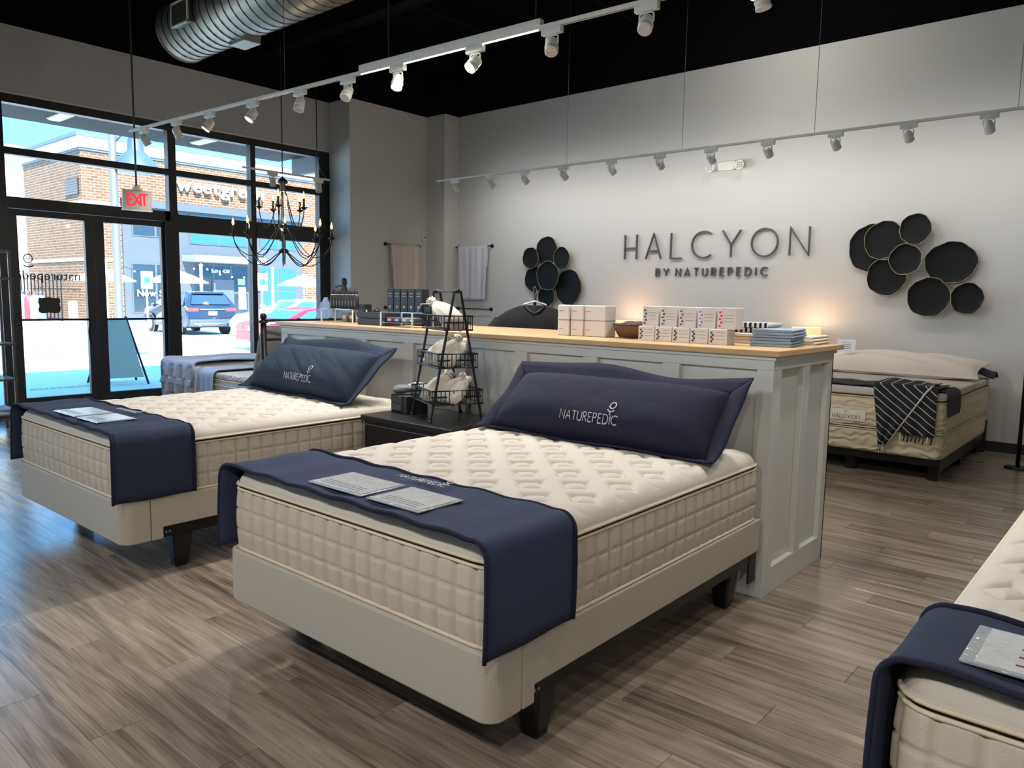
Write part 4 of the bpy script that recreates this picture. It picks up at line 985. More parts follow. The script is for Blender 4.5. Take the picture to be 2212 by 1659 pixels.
def pouch(label, loc, rz, tilt, sc, seed, mm=SAND, grp='muslin pouches in the basket stand'):
    t = root('drawstring_pouch', label, 'pouch', loc, rz, grp)
    r = random.Random(seed); ph = [r.uniform(0, 6) for _ in range(8)]
    c, s_ = math.cos(tilt), math.sin(tilt)
    def place(p): x, y, z = p; return ((x*c-z*s_)*sc, y*sc, (x*s_+z*c)*sc)
    prof = [(.012, -.12), (.045, -.112), (.058, -.06), (.056, 0), (.046, .055), (.026, .095), (.013, .112), (.018, .126), (.025, .150), (.006, .138)]
    def fn(p):
        a = math.atan2(p[1], p[0]); rr = math.hypot(p[0], p[1]); k = 1+.10*math.sin(3*a+ph[0])+.08*math.sin(6*a+ph[1]+p[2]*30)+.12*math.sin(11*a+ph[2])*(2.6 if p[2] > .118 else 1 if p[2] > .05 else .25)
        return place((p[2], math.sin(a)*rr*k*1.0, math.cos(a)*rr*k*.78))
    MB().lathe(prof, 28, (0, 0, 0), fn).build('bag', mm, t, smooth=True)
    MB().tube([place((.112, .022*math.cos(a), .02*math.sin(a))) for a in [2*pi*k/10 for k in range(10)]], .004, 5, True).build('drawstring', CREAM, t)
    tube([place(p) for p in ((.112, .02, .0), (.15, .05, -.02), (.16, .055, -.07))], .0035, 5).build('cord_end', CREAM, t, smooth=True)
    return t
def on_stand(lx, ly, lz): c, s_ = math.cos(TA), math.sin(TA); return (-3.455+lx*c-ly*s_, 3.355+lx*s_+ly*c, NZ+lz)
P_ = [('large muslin pouch alone in the top basket', .01, 0, .655, .3, .45, 1.3), ('muslin pouch in the middle basket nearest the doors', -.10, -.03, .415, -1.1, .7, .95), ('muslin pouch in the centre of the middle basket', .0, .0, .42, -1.1, .7, 1.0), ('muslin pouch with a loose cord in the middle basket', .11, .02, .415, -1.0, .6, .95),
      ('muslin pouch in the bottom basket nearest the doors', -.13, -.03, .185, -1.1, .6, 1.0), ('striped muslin pouch at the front of the bottom basket', -.04, -.04, .185, -1.1, .6, 1.05), ('muslin pouch in the middle of the bottom basket', .05, .02, .185, -1.0, .6, 1.0), ('muslin pouch with hanging cord at the bottom basket end', .14, .03, .185, -.9, .5, .95)]
for k, (l, x, y, z, rz, ti, sc) in enumerate(P_): pouch(l, on_stand(x, y, z), TA+rz+pi, ti, sc, k+3)
# card box with grey pouches
t = root('card_box', 'small black card box with two drawers on the nightstand', 'box', (-3.80, 3.35, NZ), math.radians(-12))
box(-.105, .105, -.08, .08, 0, .115).build('case', BLACKB, t, bevel=.003)
for z in (.012, .064): d_ = box(-.095, .045, -.086, -.078, z, z+.045).build('drawer', mat('slate_drawer_%d' % int(z*1000), (58, 66, 76), .5), t, bevel=.002); MB().sphere((-.03, -.09, z+.022), .006, 8, 5).build('knob', SILVER, d_)
GRP = mat('grey_pouch', (120, 118, 120), .9, bump=.4, bscale=150)
pouch('dark grey pouch lying on the small card box', (-3.83, 3.33, NZ+.150), .5, .1, .62, 31, GRP, 'grey pouches'); pouch('light grey pouch behind on the small card box', (-3.75, 3.39, NZ+.165), .2, .1, .68, 32, GREYC, 'grey pouches')

# ================================================================== THINGS ON THE COUNTER
# acrylic riser with dropper bottles
def acrylic_stand(label, loc, w_, d_, h_, rz=0., shelves=()):
    t = root('acrylic_riser', label, 'riser', loc, rz, 'acrylic risers')
    box(-w_/2, w_/2, -d_/2, d_/2, h_-.006, h_).build('shelf', ACRYL, t)
    for sx in (-1, 1):
        for sy in (-1, 1): box(sx*(w_/2-.006)-.005, sx*(w_/2-.006)+.005, sy*(d_/2-.006)-.005, sy*(d_/2-.006)+.005, 0, h_-.006).build('post', WHITEM, t)
    for z in shelves: box(-w_/2, w_/2, -d_/2, d_/2, z, z+.005).build('shelf', ACRYL, t)
    return t
acrylic_stand('clear acrylic riser under the row of dropper bottles', (-5.52, 4.10, CT), .46, .16, .115)
for k in range(9):
    t = root('dropper_bottle', f'black dropper bottle with white-ringed cap, {ORD[k]} from the window end of the riser', 'bottle', (-5.625+k*.0425, 4.06, CT+.115), 0, 'dropper bottles')
    MB().lathe([(.018, 0), (.021, .004), (.021, .10), (.012, .118)], 14).build('bottle', BLACKB, t, smooth=True); MB().lathe([(.012, .118), (.013, .12), (.013, .15), (.007, .155), (.006, .185)], 12).build('dropper_cap', BLACK, t, smooth=True); MB().lathe([(.0135, .119), (.0145, .12), (.0145, .124), (.0135, .125)], 12).build('cap_ring', WHITEM, t)
    box(-.010, .010, -.0218, -.0205, .03, .07).build('label_print', INKG, t)
for k, (x, c, l) in enumerate(((-5.50, GREYP, 'grey tester carton under the acrylic riser'), (-5.40, WOODB, 'tan tester carton under the acrylic riser'), (-5.31, GREYP, 'small grey tester carton at the riser end'))):
    t = root('tester_carton', l, 'box', (x, 4.12, CT)); box(-.035, .035, -.03, .03, 0, .085).build('carton', c, t, bevel=.002); box(-.02, .02, -.0315, -.03, .03, .06).build('label_print', PAPER, t)
t = root('black_carton', 'tall black carton standing beside the dropper bottles', 'box', (-5.45, 4.28, CT)); box(-.045, .045, -.04, .04, 0, .155).build('carton', BLACKB, t, bevel=.002); box(-.03, .03, -.0415, -.04, .06, .11).build('label_print', INKG, t)
t = root('black_carton', 'short black carton standing behind the flat display box', 'box', (-5.32, 4.30, CT)); box(-.08, .08, -.05, .05, 0, .10).build('carton', BLACKB, t, bevel=.002); box(-.06, .06, -.0515, -.05, .04, .07).build('label_print', INKG, t)
t = root('display_box', 'flat black display box on the counter', 'box', (-4.79, 3.92, CT)); box(-.17, .17, -.10, .10, 0, .055).build('base', BLACKB, t, bevel=.003); box(-.175, .175, -.105, .105, .057, .10).build('lid', BLACKB, t, bevel=.003)
t = root('ball_ornament', 'small black ball ornament on a stem behind the display box', 'ornament', (-5.19, 4.20, CT)); MB().lathe([(.03, 0), (.03, .01), (.008, .016), (.008, .06)], 12).build('stem', BLACK, t); MB().sphere((0, 0, .095), .034, 14, 10).build('ball', BLACK, t, smooth=True)
acrylic_stand('clear acrylic stand under the black product boxes', (-4.40, 3.85, CT), .37, .22, .115, 0, (.03,))
for k in range(5):
    t = root('product_box', f'black product box with grey print, {ORD[k]} from the window', 'box', (-4.905+k*.087, 4.15, CT+.10), 0, 'black product boxes')
    box(-.038, .038, -.04, .04, 0, .19).build('carton', BLACKB, t, bevel=.002)
    for z in (.13, .15): box(-.022, .022, -.0415, -.04, z, z+.006).build('label_print', GREYP, t)
    MB().lathe([(.012, 0), (.012, .0015)], 10, (0, 0, 0), lambda p: (p[0], -.04-p[2], .045+p[1])).build('label_emblem', GREYP, t)
t = root('box_plinth', 'low black plinth carrying the black product boxes', 'plinth', (-4.73, 4.15, CT)); box(-.23, .23, -.06, .06, 0, .10).build('plinth', BLACKB, t, bevel=.003); box(-.2, .2, -.0615, -.06, .03, .07).build('label_print', INKG, t)
t = root('product_box', 'lower black carton at the end of the product boxes', 'box', (-4.43, 4.15, CT)); box(-.055, .055, -.04, .04, 0, .15).build('carton', BLACKB, t, bevel=.002); box(-.03, .03, -.0415, -.04, .05, .09).build('label_print', GREYP, t)
CC = [((150, 60, 70), 'red'), ((80, 90, 150), 'violet-blue'), ((150, 150, 150), 'grey'), ((70, 70, 75), 'charcoal')]
for k, (c, n_) in enumerate(CC):
    t = root('soap_bar', f'{n_} wrapped soap bar on the lower acrylic shelf', 'soap', (-4.53+k*.085, 3.84, CT+.035), 0, 'soap bars'); box(-.034, .034, -.05, .05, 0, .035).build('bar', mat('soap_%d' % k, c, .6), t, bevel=.006); box(-.02, .02, -.0515, -.05, .01, .025).build('wrapper_print', PAPER, t)
# gooseneck floor lamp beyond the window bed with a blue robe over it
t = root('floor_lamp', 'black gooseneck floor lamp beyond the window bed', 'lamp', (-7.70, 5.55, 0)); MB().lathe([(.14, 0), (.14, .015), (.014, .03)], 20).build('base', BLACK, t)
tube([(0, 0, .02), (0, 0, 1.40), (.02, 0, 1.52), (.08, 0, 1.60), (.16, 0, 1.615), (.22, 0, 1.59)], .011, 8).build('neck', BLACKM, t, smooth=True)
MB().lathe([(.016, 1.70), (.034, 1.68), (.036, 1.64), (.024, 1.60), (.05, 1.57), (.085, 1.48), (.078, 1.475)], 16, (.24, 0, 0)).build('head', BLACK, t, smooth=True)
t = root('robe', 'pale blue robe hanging beside the gooseneck floor lamp', 'robe', (-7.70, 5.46, 0))
MB().lathe([(.20, .45), (.19, .8), (.155, 1.15), (.09, 1.38), (.03, 1.47)], 28, (0, 0, 0), lambda p: (p[0]*(1+.07*math.sin(p[0]*60)), p[1]*.35, p[2])).build('body', BLUEC, t, smooth=True)
for s_ in (-1, 1): tube([(s_*.06, 0, 1.40), (s_*.16, -.01, 1.15), (s_*.19, -.02, .85)], [.03, .045, .05], 10).build('sleeve', BLUEC, t, smooth=True)
# dark knit on hangers behind the counter
t = root('garment_rack', 'slim black garment rack behind the counter', 'rack', (-4.25, 5.2, 0), math.radians(39))
for y in (-.08, .55): tube([(0, y, 0), (0, y, 1.58)], .014, 8).build('post', BLACKM, t); box(-.2, .2, y-.015, y+.015, 0, .025).build('foot', BLACKM, t)
tube([(0, -.24, 1.58), (0, .58, 1.58)], .014, 8).build('rail', BLACKM, t)
def cardigan(label, y, m, sc=1.0):
    t = root('cardigan', label, 'cardigan', (-4.25-(y-5.2)*.63, 5.2+(y-5.2)*.77, 0), math.radians(39), 'garments on the rack')
    def sec(z):  # half width and half depth at height
        k = max(0, min(1, (1.44-z)/.13)); return (.085+.27*k**.6 if z > 1.31 else .355+.02*(1.31-z)), .02+.05*min(1, k*1.2)
    zs = [.62, .8, 1.0, 1.15, 1.25, 1.31, 1.35, 1.385, 1.41, 1.43, 1.44]
    vs = []; n = 28
    for z in zs:
        w_, d_ = sec(z)
        for k in range(n):
            a = 2*pi*k/n; cx, sy = math.cos(a), math.sin(a); f = 1+.05*math.sin(5*a+z*4)
            vs.append((math.copysign(abs(cx)**.75, cx)*w_*sc, math.copysign(abs(sy)**.9, sy)*d_*f, z))
    fs = [(j*n+i, j*n+(i+1) % n, (j+1)*n+(i+1) % n, (j+1)*n+i) for j in range(len(zs)-1) for i in range(n)]+[tuple(range(n-1, -1, -1)), tuple((len(zs)-1)*n+k for k in range(n))]
    MB().add(vs, fs).build('body', m, t, smooth=True)
    for s in (-1, 1): tube([(s*.30, 0, 1.31), (s*.385, 0, 1.2), (s*.40, -.01, .9), (s*.395, -.01, .72)], [.05, .06, .055, .045], 10).build('sleeve', m, t, smooth=True)
    h_ = tube([(-.1, 0, 1.445), (0, 0, 1.475), (.1, 0, 1.445)], .008, 6).build('hanger', WHITEM, t); tube([(0, 0, 1.475), (0, 0, 1.53), (.02, 0, 1.565), (0, 0, 1.60), (-.018, 0, 1.585)], .004, 6).build('hook', SILVER, h_, smooth=True)
    MB().tube([(-.085, -.03, 1.435), (-.04, -.05, 1.39), (0, -.055, 1.365), (.04, -.05, 1.39), (.085, -.03, 1.435)], .012, 6).build('collar', BLACKB, t, smooth=True)
cardigan('black knit cardigan hanging in front on the garment rack', 5.06, ROBE); cardigan('black knit cardigan hanging second on the garment rack', 5.20, ROBE); cardigan('white robe hanging behind the black cardigans', 5.36, WHITEB, 1.0)
# white cartons
for k, (x, l) in enumerate(((-2.965, 'tall white carton nearest the black cardigans'), (-2.865, 'tall white carton in the middle of three'), (-2.735, 'widest tall white carton beside the wooden bowl'))):
    t = root('tall_carton', l, 'box', (x, 3.98+k*.01, CT), 0, 'tall white cartons'); wd = (.045, .048, .08)[k]
    box(-wd, wd, -.06, .06, 0, .195).build('carton', WHITEB, t, bevel=.006)
    box(-wd-.001, wd+.001, -.0612, .0612, .098, .104).build('seam_band', GREYP, t); box(-wd+.012, -wd+.05, -.0615, -.06, .155, .160).build('label_print', GREYP, t); box(-wd+.012, -wd+.045, -.0615, -.06, .04, .044).build('label_print', GREYP, t)
# wooden bowl with plum cloth
t = root('wooden_bowl', 'dark wooden boat-shaped bowl on the counter', 'bowl', (-2.51, 4.02, CT)); MB().lathe([(.03, .002), (.075, .006), (.105, .06), (.112, .085), (.104, .085), (.09, .05), (.05, .018), (.01, .015)], 24, (0, 0, 0), lambda p: (p[0]*1.15, p[1]*.8, p[2])).build('bowl', WOODB, t, smooth=True)
MB().lathe([(.114, .083), (.118, .086), (.110, .089)], 24, (0, 0, 0), lambda p: (p[0]*1.13, p[1]*.8, p[2])).build('rim', WOODB, t, smooth=True)
tag(MB().sheet(12, 8, lambda u, v: (-2.56+.15*u, 3.96+.10*v, CT+.088+.022*math.sin(pi*u)*math.sin(pi*v)+.006*math.sin(u*9)), .012).build('folded_cloth', PLUM, smooth=True), 'plum cloth folded in the wooden bowl', 'cloth')
# candle cartons
cols = [(60, 60, 62), (60, 80, 70), (110, 80, 80), (150, 130, 190), (205, 60, 80)]
def candle(label, x, y, z, c, h, grp):
    t = root('candle_carton', label, 'box', (x, y, z), 0, grp); box(-.053, .053, -.05, .05, 0, h).build('carton', WHITEB, t, bevel=.002)
    m = mat('leaf_print', c, .7); st = box(-.046, -.024, -.0512, -.05, .008, h-.008).build('print_strip', mat('pale_strip', tuple(min(255, 200+v//5) for v in c), .7), t)
    for j in range(5): box(-.043+.008*(j % 2), -.031+.008*(j % 2), -.0522, -.0512, .012+j*(h-.03)/4.6, .022+j*(h-.03)/4.6).build('leaf_print', m, st)
    for j in range(3): box(-.012, .04, -.0512, -.05, h*.35+j*.018, h*.35+j*.018+.0025).build('label_print', GREYP, t)
for k in range(5): candle(f'white candle carton in the lower row, {ORD[k]} from the bowl', -2.30+k*.111, 3.89, CT, cols[0], .085, 'lower candle cartons')
nm = ['dark', 'green', 'brown', 'lilac', 'red']
for k in range(5): candle(f'white candle carton with {nm[k]} leaf strip in the upper row', -2.285+k*.117, 3.905, CT+.085, cols[k], .115, 'upper candle cartons')
# linens
def folded(name, label, loc, w_, d_, n, th_, m, rz=0., seed=1):
    t = root(name, label, 'linen', loc, rz); r = random.Random(seed)
    for k in range(n):
        dx, dy = r.uniform(-.008, .008), r.uniform(-.008, .008)
        pr = []
        for j in range(9): a = -pi/2+pi*j/8; pr.append((w_/2+.008*math.cos(a)+dx, th_*(.5+.46*math.sin(a))))
        for j in range(9): a = pi/2+pi*j/8; pr.append((-w_/2+.008*math.cos(a)+dx, th_*(.5+.46*math.sin(a))))
        MB().prism(pr, lambda p: (p[0], -d_/2+dy, p[1]+k*th_), lambda p: (p[0], d_/2+dy, p[1]+k*th_+.003*math.sin(p[0]*20))).build('fold', m, t, bevel=.003)
    return t
folded('striped_towel', 'black and white striped towel folded behind the candle cartons', (-1.84, 4.24, CT+.06), .28, .20, 2, .03, STRIPE, 0, 2)
folded('folded_linen', 'white folded linen under the striped towel', (-1.84, 4.22, CT), .32, .22, 3, .02, WHITEB, 0, 3)
folded('folded_linen', 'blue folded linen stack at the counter end', (-1.615, 4.08, CT), .20, .30, 6, .0155, BLUEL, math.radians(8), 4)
folded('folded_linen', 'cream folded linen behind the blue stack', (-1.60, 4.42, CT), .18, .26, 3, .016, CREAM, 0, 6)
# bedside lamps at the far bed, lit
for x, l in ((-5.66, 'lit table lamp by the wall behind the wooden bowl'), (-3.19, 'lit table lamp by the wall behind the blue linens')):
    ns = root('side_table', f'black side table under the {l[4:]}', 'table', (x, 8.86, 0)); box(-.22, .22, -.2, .2, .56, .60).build('top', DARKW, ns, bevel=.004)
    for sx in (-1, 1):
        for sy in (-1, 1): box(sx*.18-.015, sx*.18+.015, sy*.16-.015, sy*.16+.015, 0, .56).build('leg', DARKW, ns)
    t = root('table_lamp', l, 'lamp', (x, 8.86, .60), 0, 'table lamps'); MB().lathe([(.07, 0), (.08, .02), (.05, .12), (.02, .3), (.012, .36)], 16).build('base', WHITEM, t, smooth=True)
    sh = MB().lathe([(.155, .36), (.16, .36), (.16, .62), (.155, .62)], 28); sh.f = [q for q in sh.f if len(q) == 4]; sh.build('shade', SHADE, t, smooth=True)
    MB().sphere((0, 0, .48), .035, 10, 8).build('bulb', BULB, t, smooth=True)
    lamp('lamp_glow', 'POINT', (x, 8.86, 1.23), (x, 8.86, 0), 1.5, (1, .68, .40), shadow_soft_size=.06)

# ================================================================== ON THE WALLS
sg = root('wall_sign', 'dark grey raised shop-name letters on the long white wall', 'sign', (-4.60, YR, 2.06))
h = .335
for ch, x in stroke_word('HALCYON', -5.875+.01, -3.32, h): stroke_letter(ch, h, .0165, .03).build('letter', SIGNGREY, sg, loc=(x+4.60, -.015, 0))
for ch, x in stroke_word('BY NATUREPEDIC', -5.36, -3.81, .098): stroke_letter(ch, .098, .018, .02).build('small_letter', SIGNGREY, sg, loc=(x+4.60, -.012, -.233))
def plates(label, loc, items):
    t = root('plate_wall_art', label, 'wall art', loc)
    for k, (x, z, rx, rz_, dep) in enumerate(items):
        r = random.Random(k*7+int(loc[0]*10)); ph = r.uniform(0, 6)
        n = 36
        def rad(a): return 1+.022*math.sin(5*a+ph)+.014*math.sin(11*a+ph*2)
        prof = [(.0, 0.), (.5, .002), (.80, .006), (.92, .014), (1.0, .026)]
        vs = []; fs = []
        for rr, d in prof:
            for i in range(n):
                a = 2*pi*i/n; q = rad(a)*max(rr, .01); vs.append((x+rx*q*math.cos(a), -dep-d, z+rz_*q*math.sin(a)))
        m_ = len(prof)
        for rr, d in reversed(prof):
            for i in range(n):
                a = 2*pi*i/n; q = rad(a)*max(rr, .01)*1.0; vs.append((x+rx*q*math.cos(a), -dep-d+.008, z+rz_*q*math.sin(a)))
        for j in range(2*m_-1):
            for i in range(n): fs.append((j*n+i, j*n+(i+1) % n, (j+1)*n+(i+1) % n, (j+1)*n+i))
        p = MB().add(vs, fs).build('plate', PLATE, t, smooth=True)
        MB().tube([(x+rx*rad(2*pi*i/n)*math.cos(2*pi*i/n), -dep-.026, z+rz_*rad(2*pi*i/n)*math.sin(2*pi*i/n)) for i in range(n)], .0042, 5, True).build('gold_rim', GOLD, p, smooth=True)
        tube([(x, 0, z), (x, -dep, z)], .012, 6).build('bracket', BLACKM, t)
    return t
plates('cluster of seven dark patina plates beside the shop name letters', (-7.17, YR, 1.9), [(x+7.17, z-1.9, rx, rz_, d) for x, z, rx, rz_, d in (
    (-7.24, 2.207, .205, .22, .03), (-7.52, 2.11, .155, .162, .07), (-6.925, 2.097, .148, .165, .07), (-7.46, 1.79, .20, .19, .03), (-7.145, 1.84, .21, .215, .11), (-6.815, 1.668, .235, .265, .03), (-7.205, 1.534, .16, .155, .06))])
plates('cluster of eight black plates above the far bed', (-2.1, YR, 1.9), [(x+2.1, z-1.9, rx, rz_, d) for x, z, rx, rz_, d in (
    (-2.62, 2.12, .24, .265, .02), (-2.47, 2.195, .215, .212, .07), (-2.165, 2.305, .157, .162, .10), (-2.24, 1.985, .163, .164, .12), (-2.43, 1.805, .206, .208, .06), (-1.82, 1.948, .249, .216, .03), (-1.995, 1.584, .21, .206, .08), (-1.63, 1.574, .153, .162, .10))])
t = root('emergency_light', 'white twin-head emergency light high on the long white wall', 'light', (-4.40, YR, 3.20)); box(-.12, .12, -.06, 0, -.06, .05).build('housing', WHITEM, t, bevel=.012)
for s in (-1, 1):
    hd = MB().lathe([(.045, 0), (.062, .05), (.062, .075)], 8, (0, 0, 0), lambda p: (s*.16+p[0]+s*p[2]*.5, -.05-p[2]*.8, .0+p[1]-p[2]*.3)).build('lamp_head', WHITEM, t)
    for i in range(3):
        for j in range(3): MB().sphere((s*.16+s*.04+(i-1)*.026, -.112, (j-1)*.026-.022), .011, 6, 4).build('led', LENS, hd)
box(-.09, .09, -.062, -.058, -.065, -.05).build('trim_strip', BULBOFF, t)
t = root('wall_sensor', 'small white sensor box on the corner pillar', 'sensor', (-9.63, 8.79, 2.47)); box(0, .035, -.04, .04, -.055, .055).build('housing', WHITEM, t, bevel=.008); box(.035, .038, -.022, .022, -.01, .03).build('grille', GREYP, t)
def towel_rail(label, o, ex, en, L, m, flip):
    """o: corner point on the wall, ex along the rail, en out of the wall"""
    o, ex, en = Vector(o), Vector(ex), Vector(en); up = Vector((0, 0, 1))
    for z, nm_ in ((2.325, 'upper'), (1.31, 'lower')):
        t = root('towel_rail', f'{nm_} black towel rail {label}', 'towel rail')
        a = o+up*z; k = MB().tube([a+ex*.02+en*.07, a+ex*(L-.02)+en*.07], .008, 8); k.build('bar', BLACKM, t)
        for d in (.02, L-.02): tube([a+ex*d, a+ex*d+en*.075], .011, 8).build('arm', BLACKM, t); q = a+ex*d; MB().tube([q, q+en*.018], .03, 12).build('mount', BLACKM, t)
    tw = root('towel', f'long {"blush" if m is TOWEL1 else "pale"} linen towel hanging {label}', 'towel')
    def fn(u, v):
        x = .08+(L-.14)*u*(1-.12*v)+.05*v; d = .085+.012*math.sin(u*13+v)*(.3+v)+.006*math.sin(u*29); return tuple(o+ex*(x if flip else L-x)+en*(d)+up*(2.335-.88*v))
    MB().sheet(36, 20, fn, .006).build('cloth', m, tw, smooth=True)
    MB().sheet(36, 10, lambda u, v: tuple(Vector(fn(u, v*.4))-en*.03), .006).build('back_fall', m, tw, smooth=True)
    return tw
towel_rail('on the corner pillar', (-9.63, 7.95, 0), (0, 1, 0), (1, 0, 0), .74, TOWEL1, True)
towel_rail('beside the plate cluster', (-9.18, YR, 0), (1, 0, 0), (0, -1, 0), .80, TOWEL2, True)

# ================================================================== CEILING THINGS
# spiral duct
du = root('spiral_duct', 'large galvanised spiral duct with register boxes under the black ceiling', 'duct', (-8.50, 4.20, 4.335))
DR = .30
sh = MB().lathe([(DR*.97, 0), (DR, .01), (DR, 5.0)], 48, (0, 0, 0), lambda p: (p[2], p[0], p[1])); sh.build('shell', DUCT, du, smooth=True)
hel = [(.06+.135*k/24, (DR+.002)*math.cos(2*pi*k/24), (DR+.002)*math.sin(2*pi*k/24)) for k in range(24*36)]
MB().tube(hel, .006, 5).build('spiral_seam', mat('seam_steel', (96, 94, 90), .4, metal=1.), du, smooth=True)  # ridge in a darker steel than the shell
MB().tube([(.005, DR*math.cos(2*pi*k/40), DR*math.sin(2*pi*k/40)) for k in range(40)], .012, 6, True).build('end_ring', DUCT, du, smooth=True)
rb = box(.45, .79, -.34, -.20, -.13, .09).build('register_box', DUCT, du, bevel=.004)
MB().box(.44, .80, -.352, -.338, -.14, -.122).box(.44, .80, -.352, -.338, .082, .10).box(.44, .458, -.352, -.338, -.14, .10).box(.782, .80, -.352, -.338, -.14, .10).build('register_frame', WHITEM, rb)
for k in range(16): box(.468+k*.0195, .474+k*.0195, -.348, -.338, -.12, .08).build('fin', DUCT, rb)
box(1.0, 1.30, -.02, .16, -.335, -.25).build('register_box', DUCT, du, bevel=.004)
for x in (.9, 3.2): tube([(x, 0, DR), (x, 0, ZD-4.335)], .004, 5).build('hanger_wire', SILVER, du)

# track lights
def make_head(lit):
    t = root('track_spotlight')
    ad = box(-.075, .075, -.019, .019, -.045, 0).build('adapter', WHITEM, t, bevel=.004)
    yk = tube([(-.045, 0, -.105), (-.045, 0, -.06), (-.03, 0, -.05), (.03, 0, -.05), (.045, 0, -.06), (.045, 0, -.105)], .006, 6).build('yoke', WHITEM, t)
    cn = MB().lathe([(.020, .045), (.036, .03), (.040, .0), (.040, -.055), (.043, -.058), (.043, -.068)], 18).build('can', WHITEM, t, smooth=True, loc=(0, 0, -.105))
    MB().lathe([(.037, -.0695), (.037, -.066)], 16).build('lens', LEDS if lit else LENS, cn)
    MB().tube([(.042*math.cos(2*pi*k/18), .042*math.sin(2*pi*k/18), -.03) for k in range(18)], .003, 5, True).build('can_ring', WHITEM, cn)
    tube([(.0, .015, .04), (.02, .03, .075), (.02, .015, .10)], .003, 5).build('lead', WHITEM, cn)
    return t
def place_head(proto, first, loc, rz, label, grp, aim, energy, ang=70, col=(1, .965, .93)):
    t = proto if first else copy_tree(proto)
    t.location = loc; t.rotation_euler = (0, 0, rz); tag(t, label, 'spotlight', grp)
    pivot = Vector(loc)+Vector((0, 0, -.105)); d = (Vector(aim)-pivot).normalized()
    cn = [c for c in t.children if c.name.startswith('can')][0]
    q = Matrix.Rotation(-rz, 3, 'Z') @ d
    cn.rotation_euler = q.to_track_quat('-Z', 'Y').to_euler()
    if energy:
        p = pivot+d*.10; lamp('spot_beam', 'SPOT', p, aim, energy, col, spot_size=math.radians(ang), spot_blend=.9, shadow_soft_size=.05)
    return t
def rail(name, label, a, b, wires, extra=None):
    a, b = Vector(a), Vector(b); d = (b-a); L = d.length; rz = math.atan2(d.y, d.x)
    t = root(name, label, 'track rail', a, rz)
    box(0, L, -.018, .018, 0, .024).build('rail', WHITEM, t, bevel=.002); box(0, L, -.006, .006, -.001, .0).build('slot', GREYP, t); box(-.012, 0, -.020, .020, -.002, .026).build('end_cap', WHITEM, t)
    for x in wires: tube([(x, 0, .024), (x, 0, ZD-a.z)], .0028, 5).build('hanger_wire', SILVER, t)
    return t
hp, hl = make_head(False), make_head(True)
FA, FBp = Vector((-8.64, 3.645, 3.20)), Vector((1.4, 4.165, 3.20))
fdir = (FBp-FA).normalized(); frz = math.atan2(fdir.y, fdir.x)
tr = rail('track_rail', 'white track rail hanging above the panelled half wall', FA, FBp, (2.75, 4.03, 5.4, 7.0))
box(3.72, 5.45, -.022, .022, .024, .066).build('led_bar', WHITEM, tr, bevel=.003); box(3.74, 5.43, -.017, -.008, -.006, -.001).build('led_strip', LEDW, tr)
lamp('led_bar_glow', 'AREA', FA+fdir*4.6+Vector((0, 0, -.02)), FA+fdir*4.6+Vector((0, 0, -3)), 30, shape='RECTANGLE', size=.03, size_y=1.7)
fx = [-8.337, -7.682, -7.078, -6.37, -5.689, -5.078, -4.511, -3.754, -3.116, -2.45, -1.78, -1.1, -.4]  # last three heads are added out of view to brighten the floor
lit = {2, 3, 6, 7}
ft = [(-8.3, 5.5, .5), (-7.6, 5, .5), (-7.8, 2.2, .7), (-6.8, 2.2, .7), (-5.4, 3.0, .8), (-4.6, 2.2, .7), (-4.1, 2.9, .7), (-4.0, 1.6, .6), (-2.2, 2.6, .8), (-1.8, 2.2, .8), (-1.1, 4.4, 0), (-.5, 3.2, 0), (.2, 3.6, 0)]
f1 = {False: True, True: True}
for k, x in enumerate(fx):
    L_ = k in lit; y = FA.y+(x-FA.x)*fdir.y/fdir.x
    place_head(hl if L_ else hp, f1[L_], (x, y, 3.20), frz, f'{"lit" if L_ else "dark"} white spotlight on the track above the half wall, {ORD[k]} from the storefront', 'spotlights above the half wall', ft[k], 19 if L_ else 13 if k < 10 else 24, 130); f1[L_] = False
rail('track_rail', 'white track rail hanging in front of the long white wall', (-8.48, 8.03, 3.20), (2.0, 8.03, 3.20), (2.4, 4.05, 5.55, 7.3))
gx_ = [-8.118, -7.418, -6.79, -6.131, -5.391, -4.717, -4.067, -3.412, -2.717, -2.049, -1.392]
for k, x in enumerate(gx_+[-.7, .0, .7, 1.4]):
    lab = f'white spotlight on the track along the long white wall, {ORD[k]} from the storefront'
    place_head(hp, False, (x, 8.03, 3.20), 0, lab, 'spotlights along the white wall', (x+.1, 9.1, 2.35), 5.0 if k < 8 else 3.8, 172)
rail('track_rail', 'short white track rail near the window bay', (-9.2, 5.28, 3.10), (-9.2, 6.60, 3.10), ())
t = tube([(-9.2, 6.40, ZD), (-9.2, 6.40, 3.45), (-9.2, 6.45, 3.25), (-9.2, 6.56, 3.13)], .007, 6).build('power_cord', BLACK, smooth=True); tag(t, 'black power cord hanging down to the short track rail', 'cord')
for k, y in enumerate((5.70, 6.42)): place_head(hp, False, (-9.2, y, 3.10), pi/2, f'white spotlight on the short window track, {"nearer the doors" if k == 0 else "nearer the corner pillar"}', 'spotlights on the short track', (-8.0, y-.5, .6), 6)
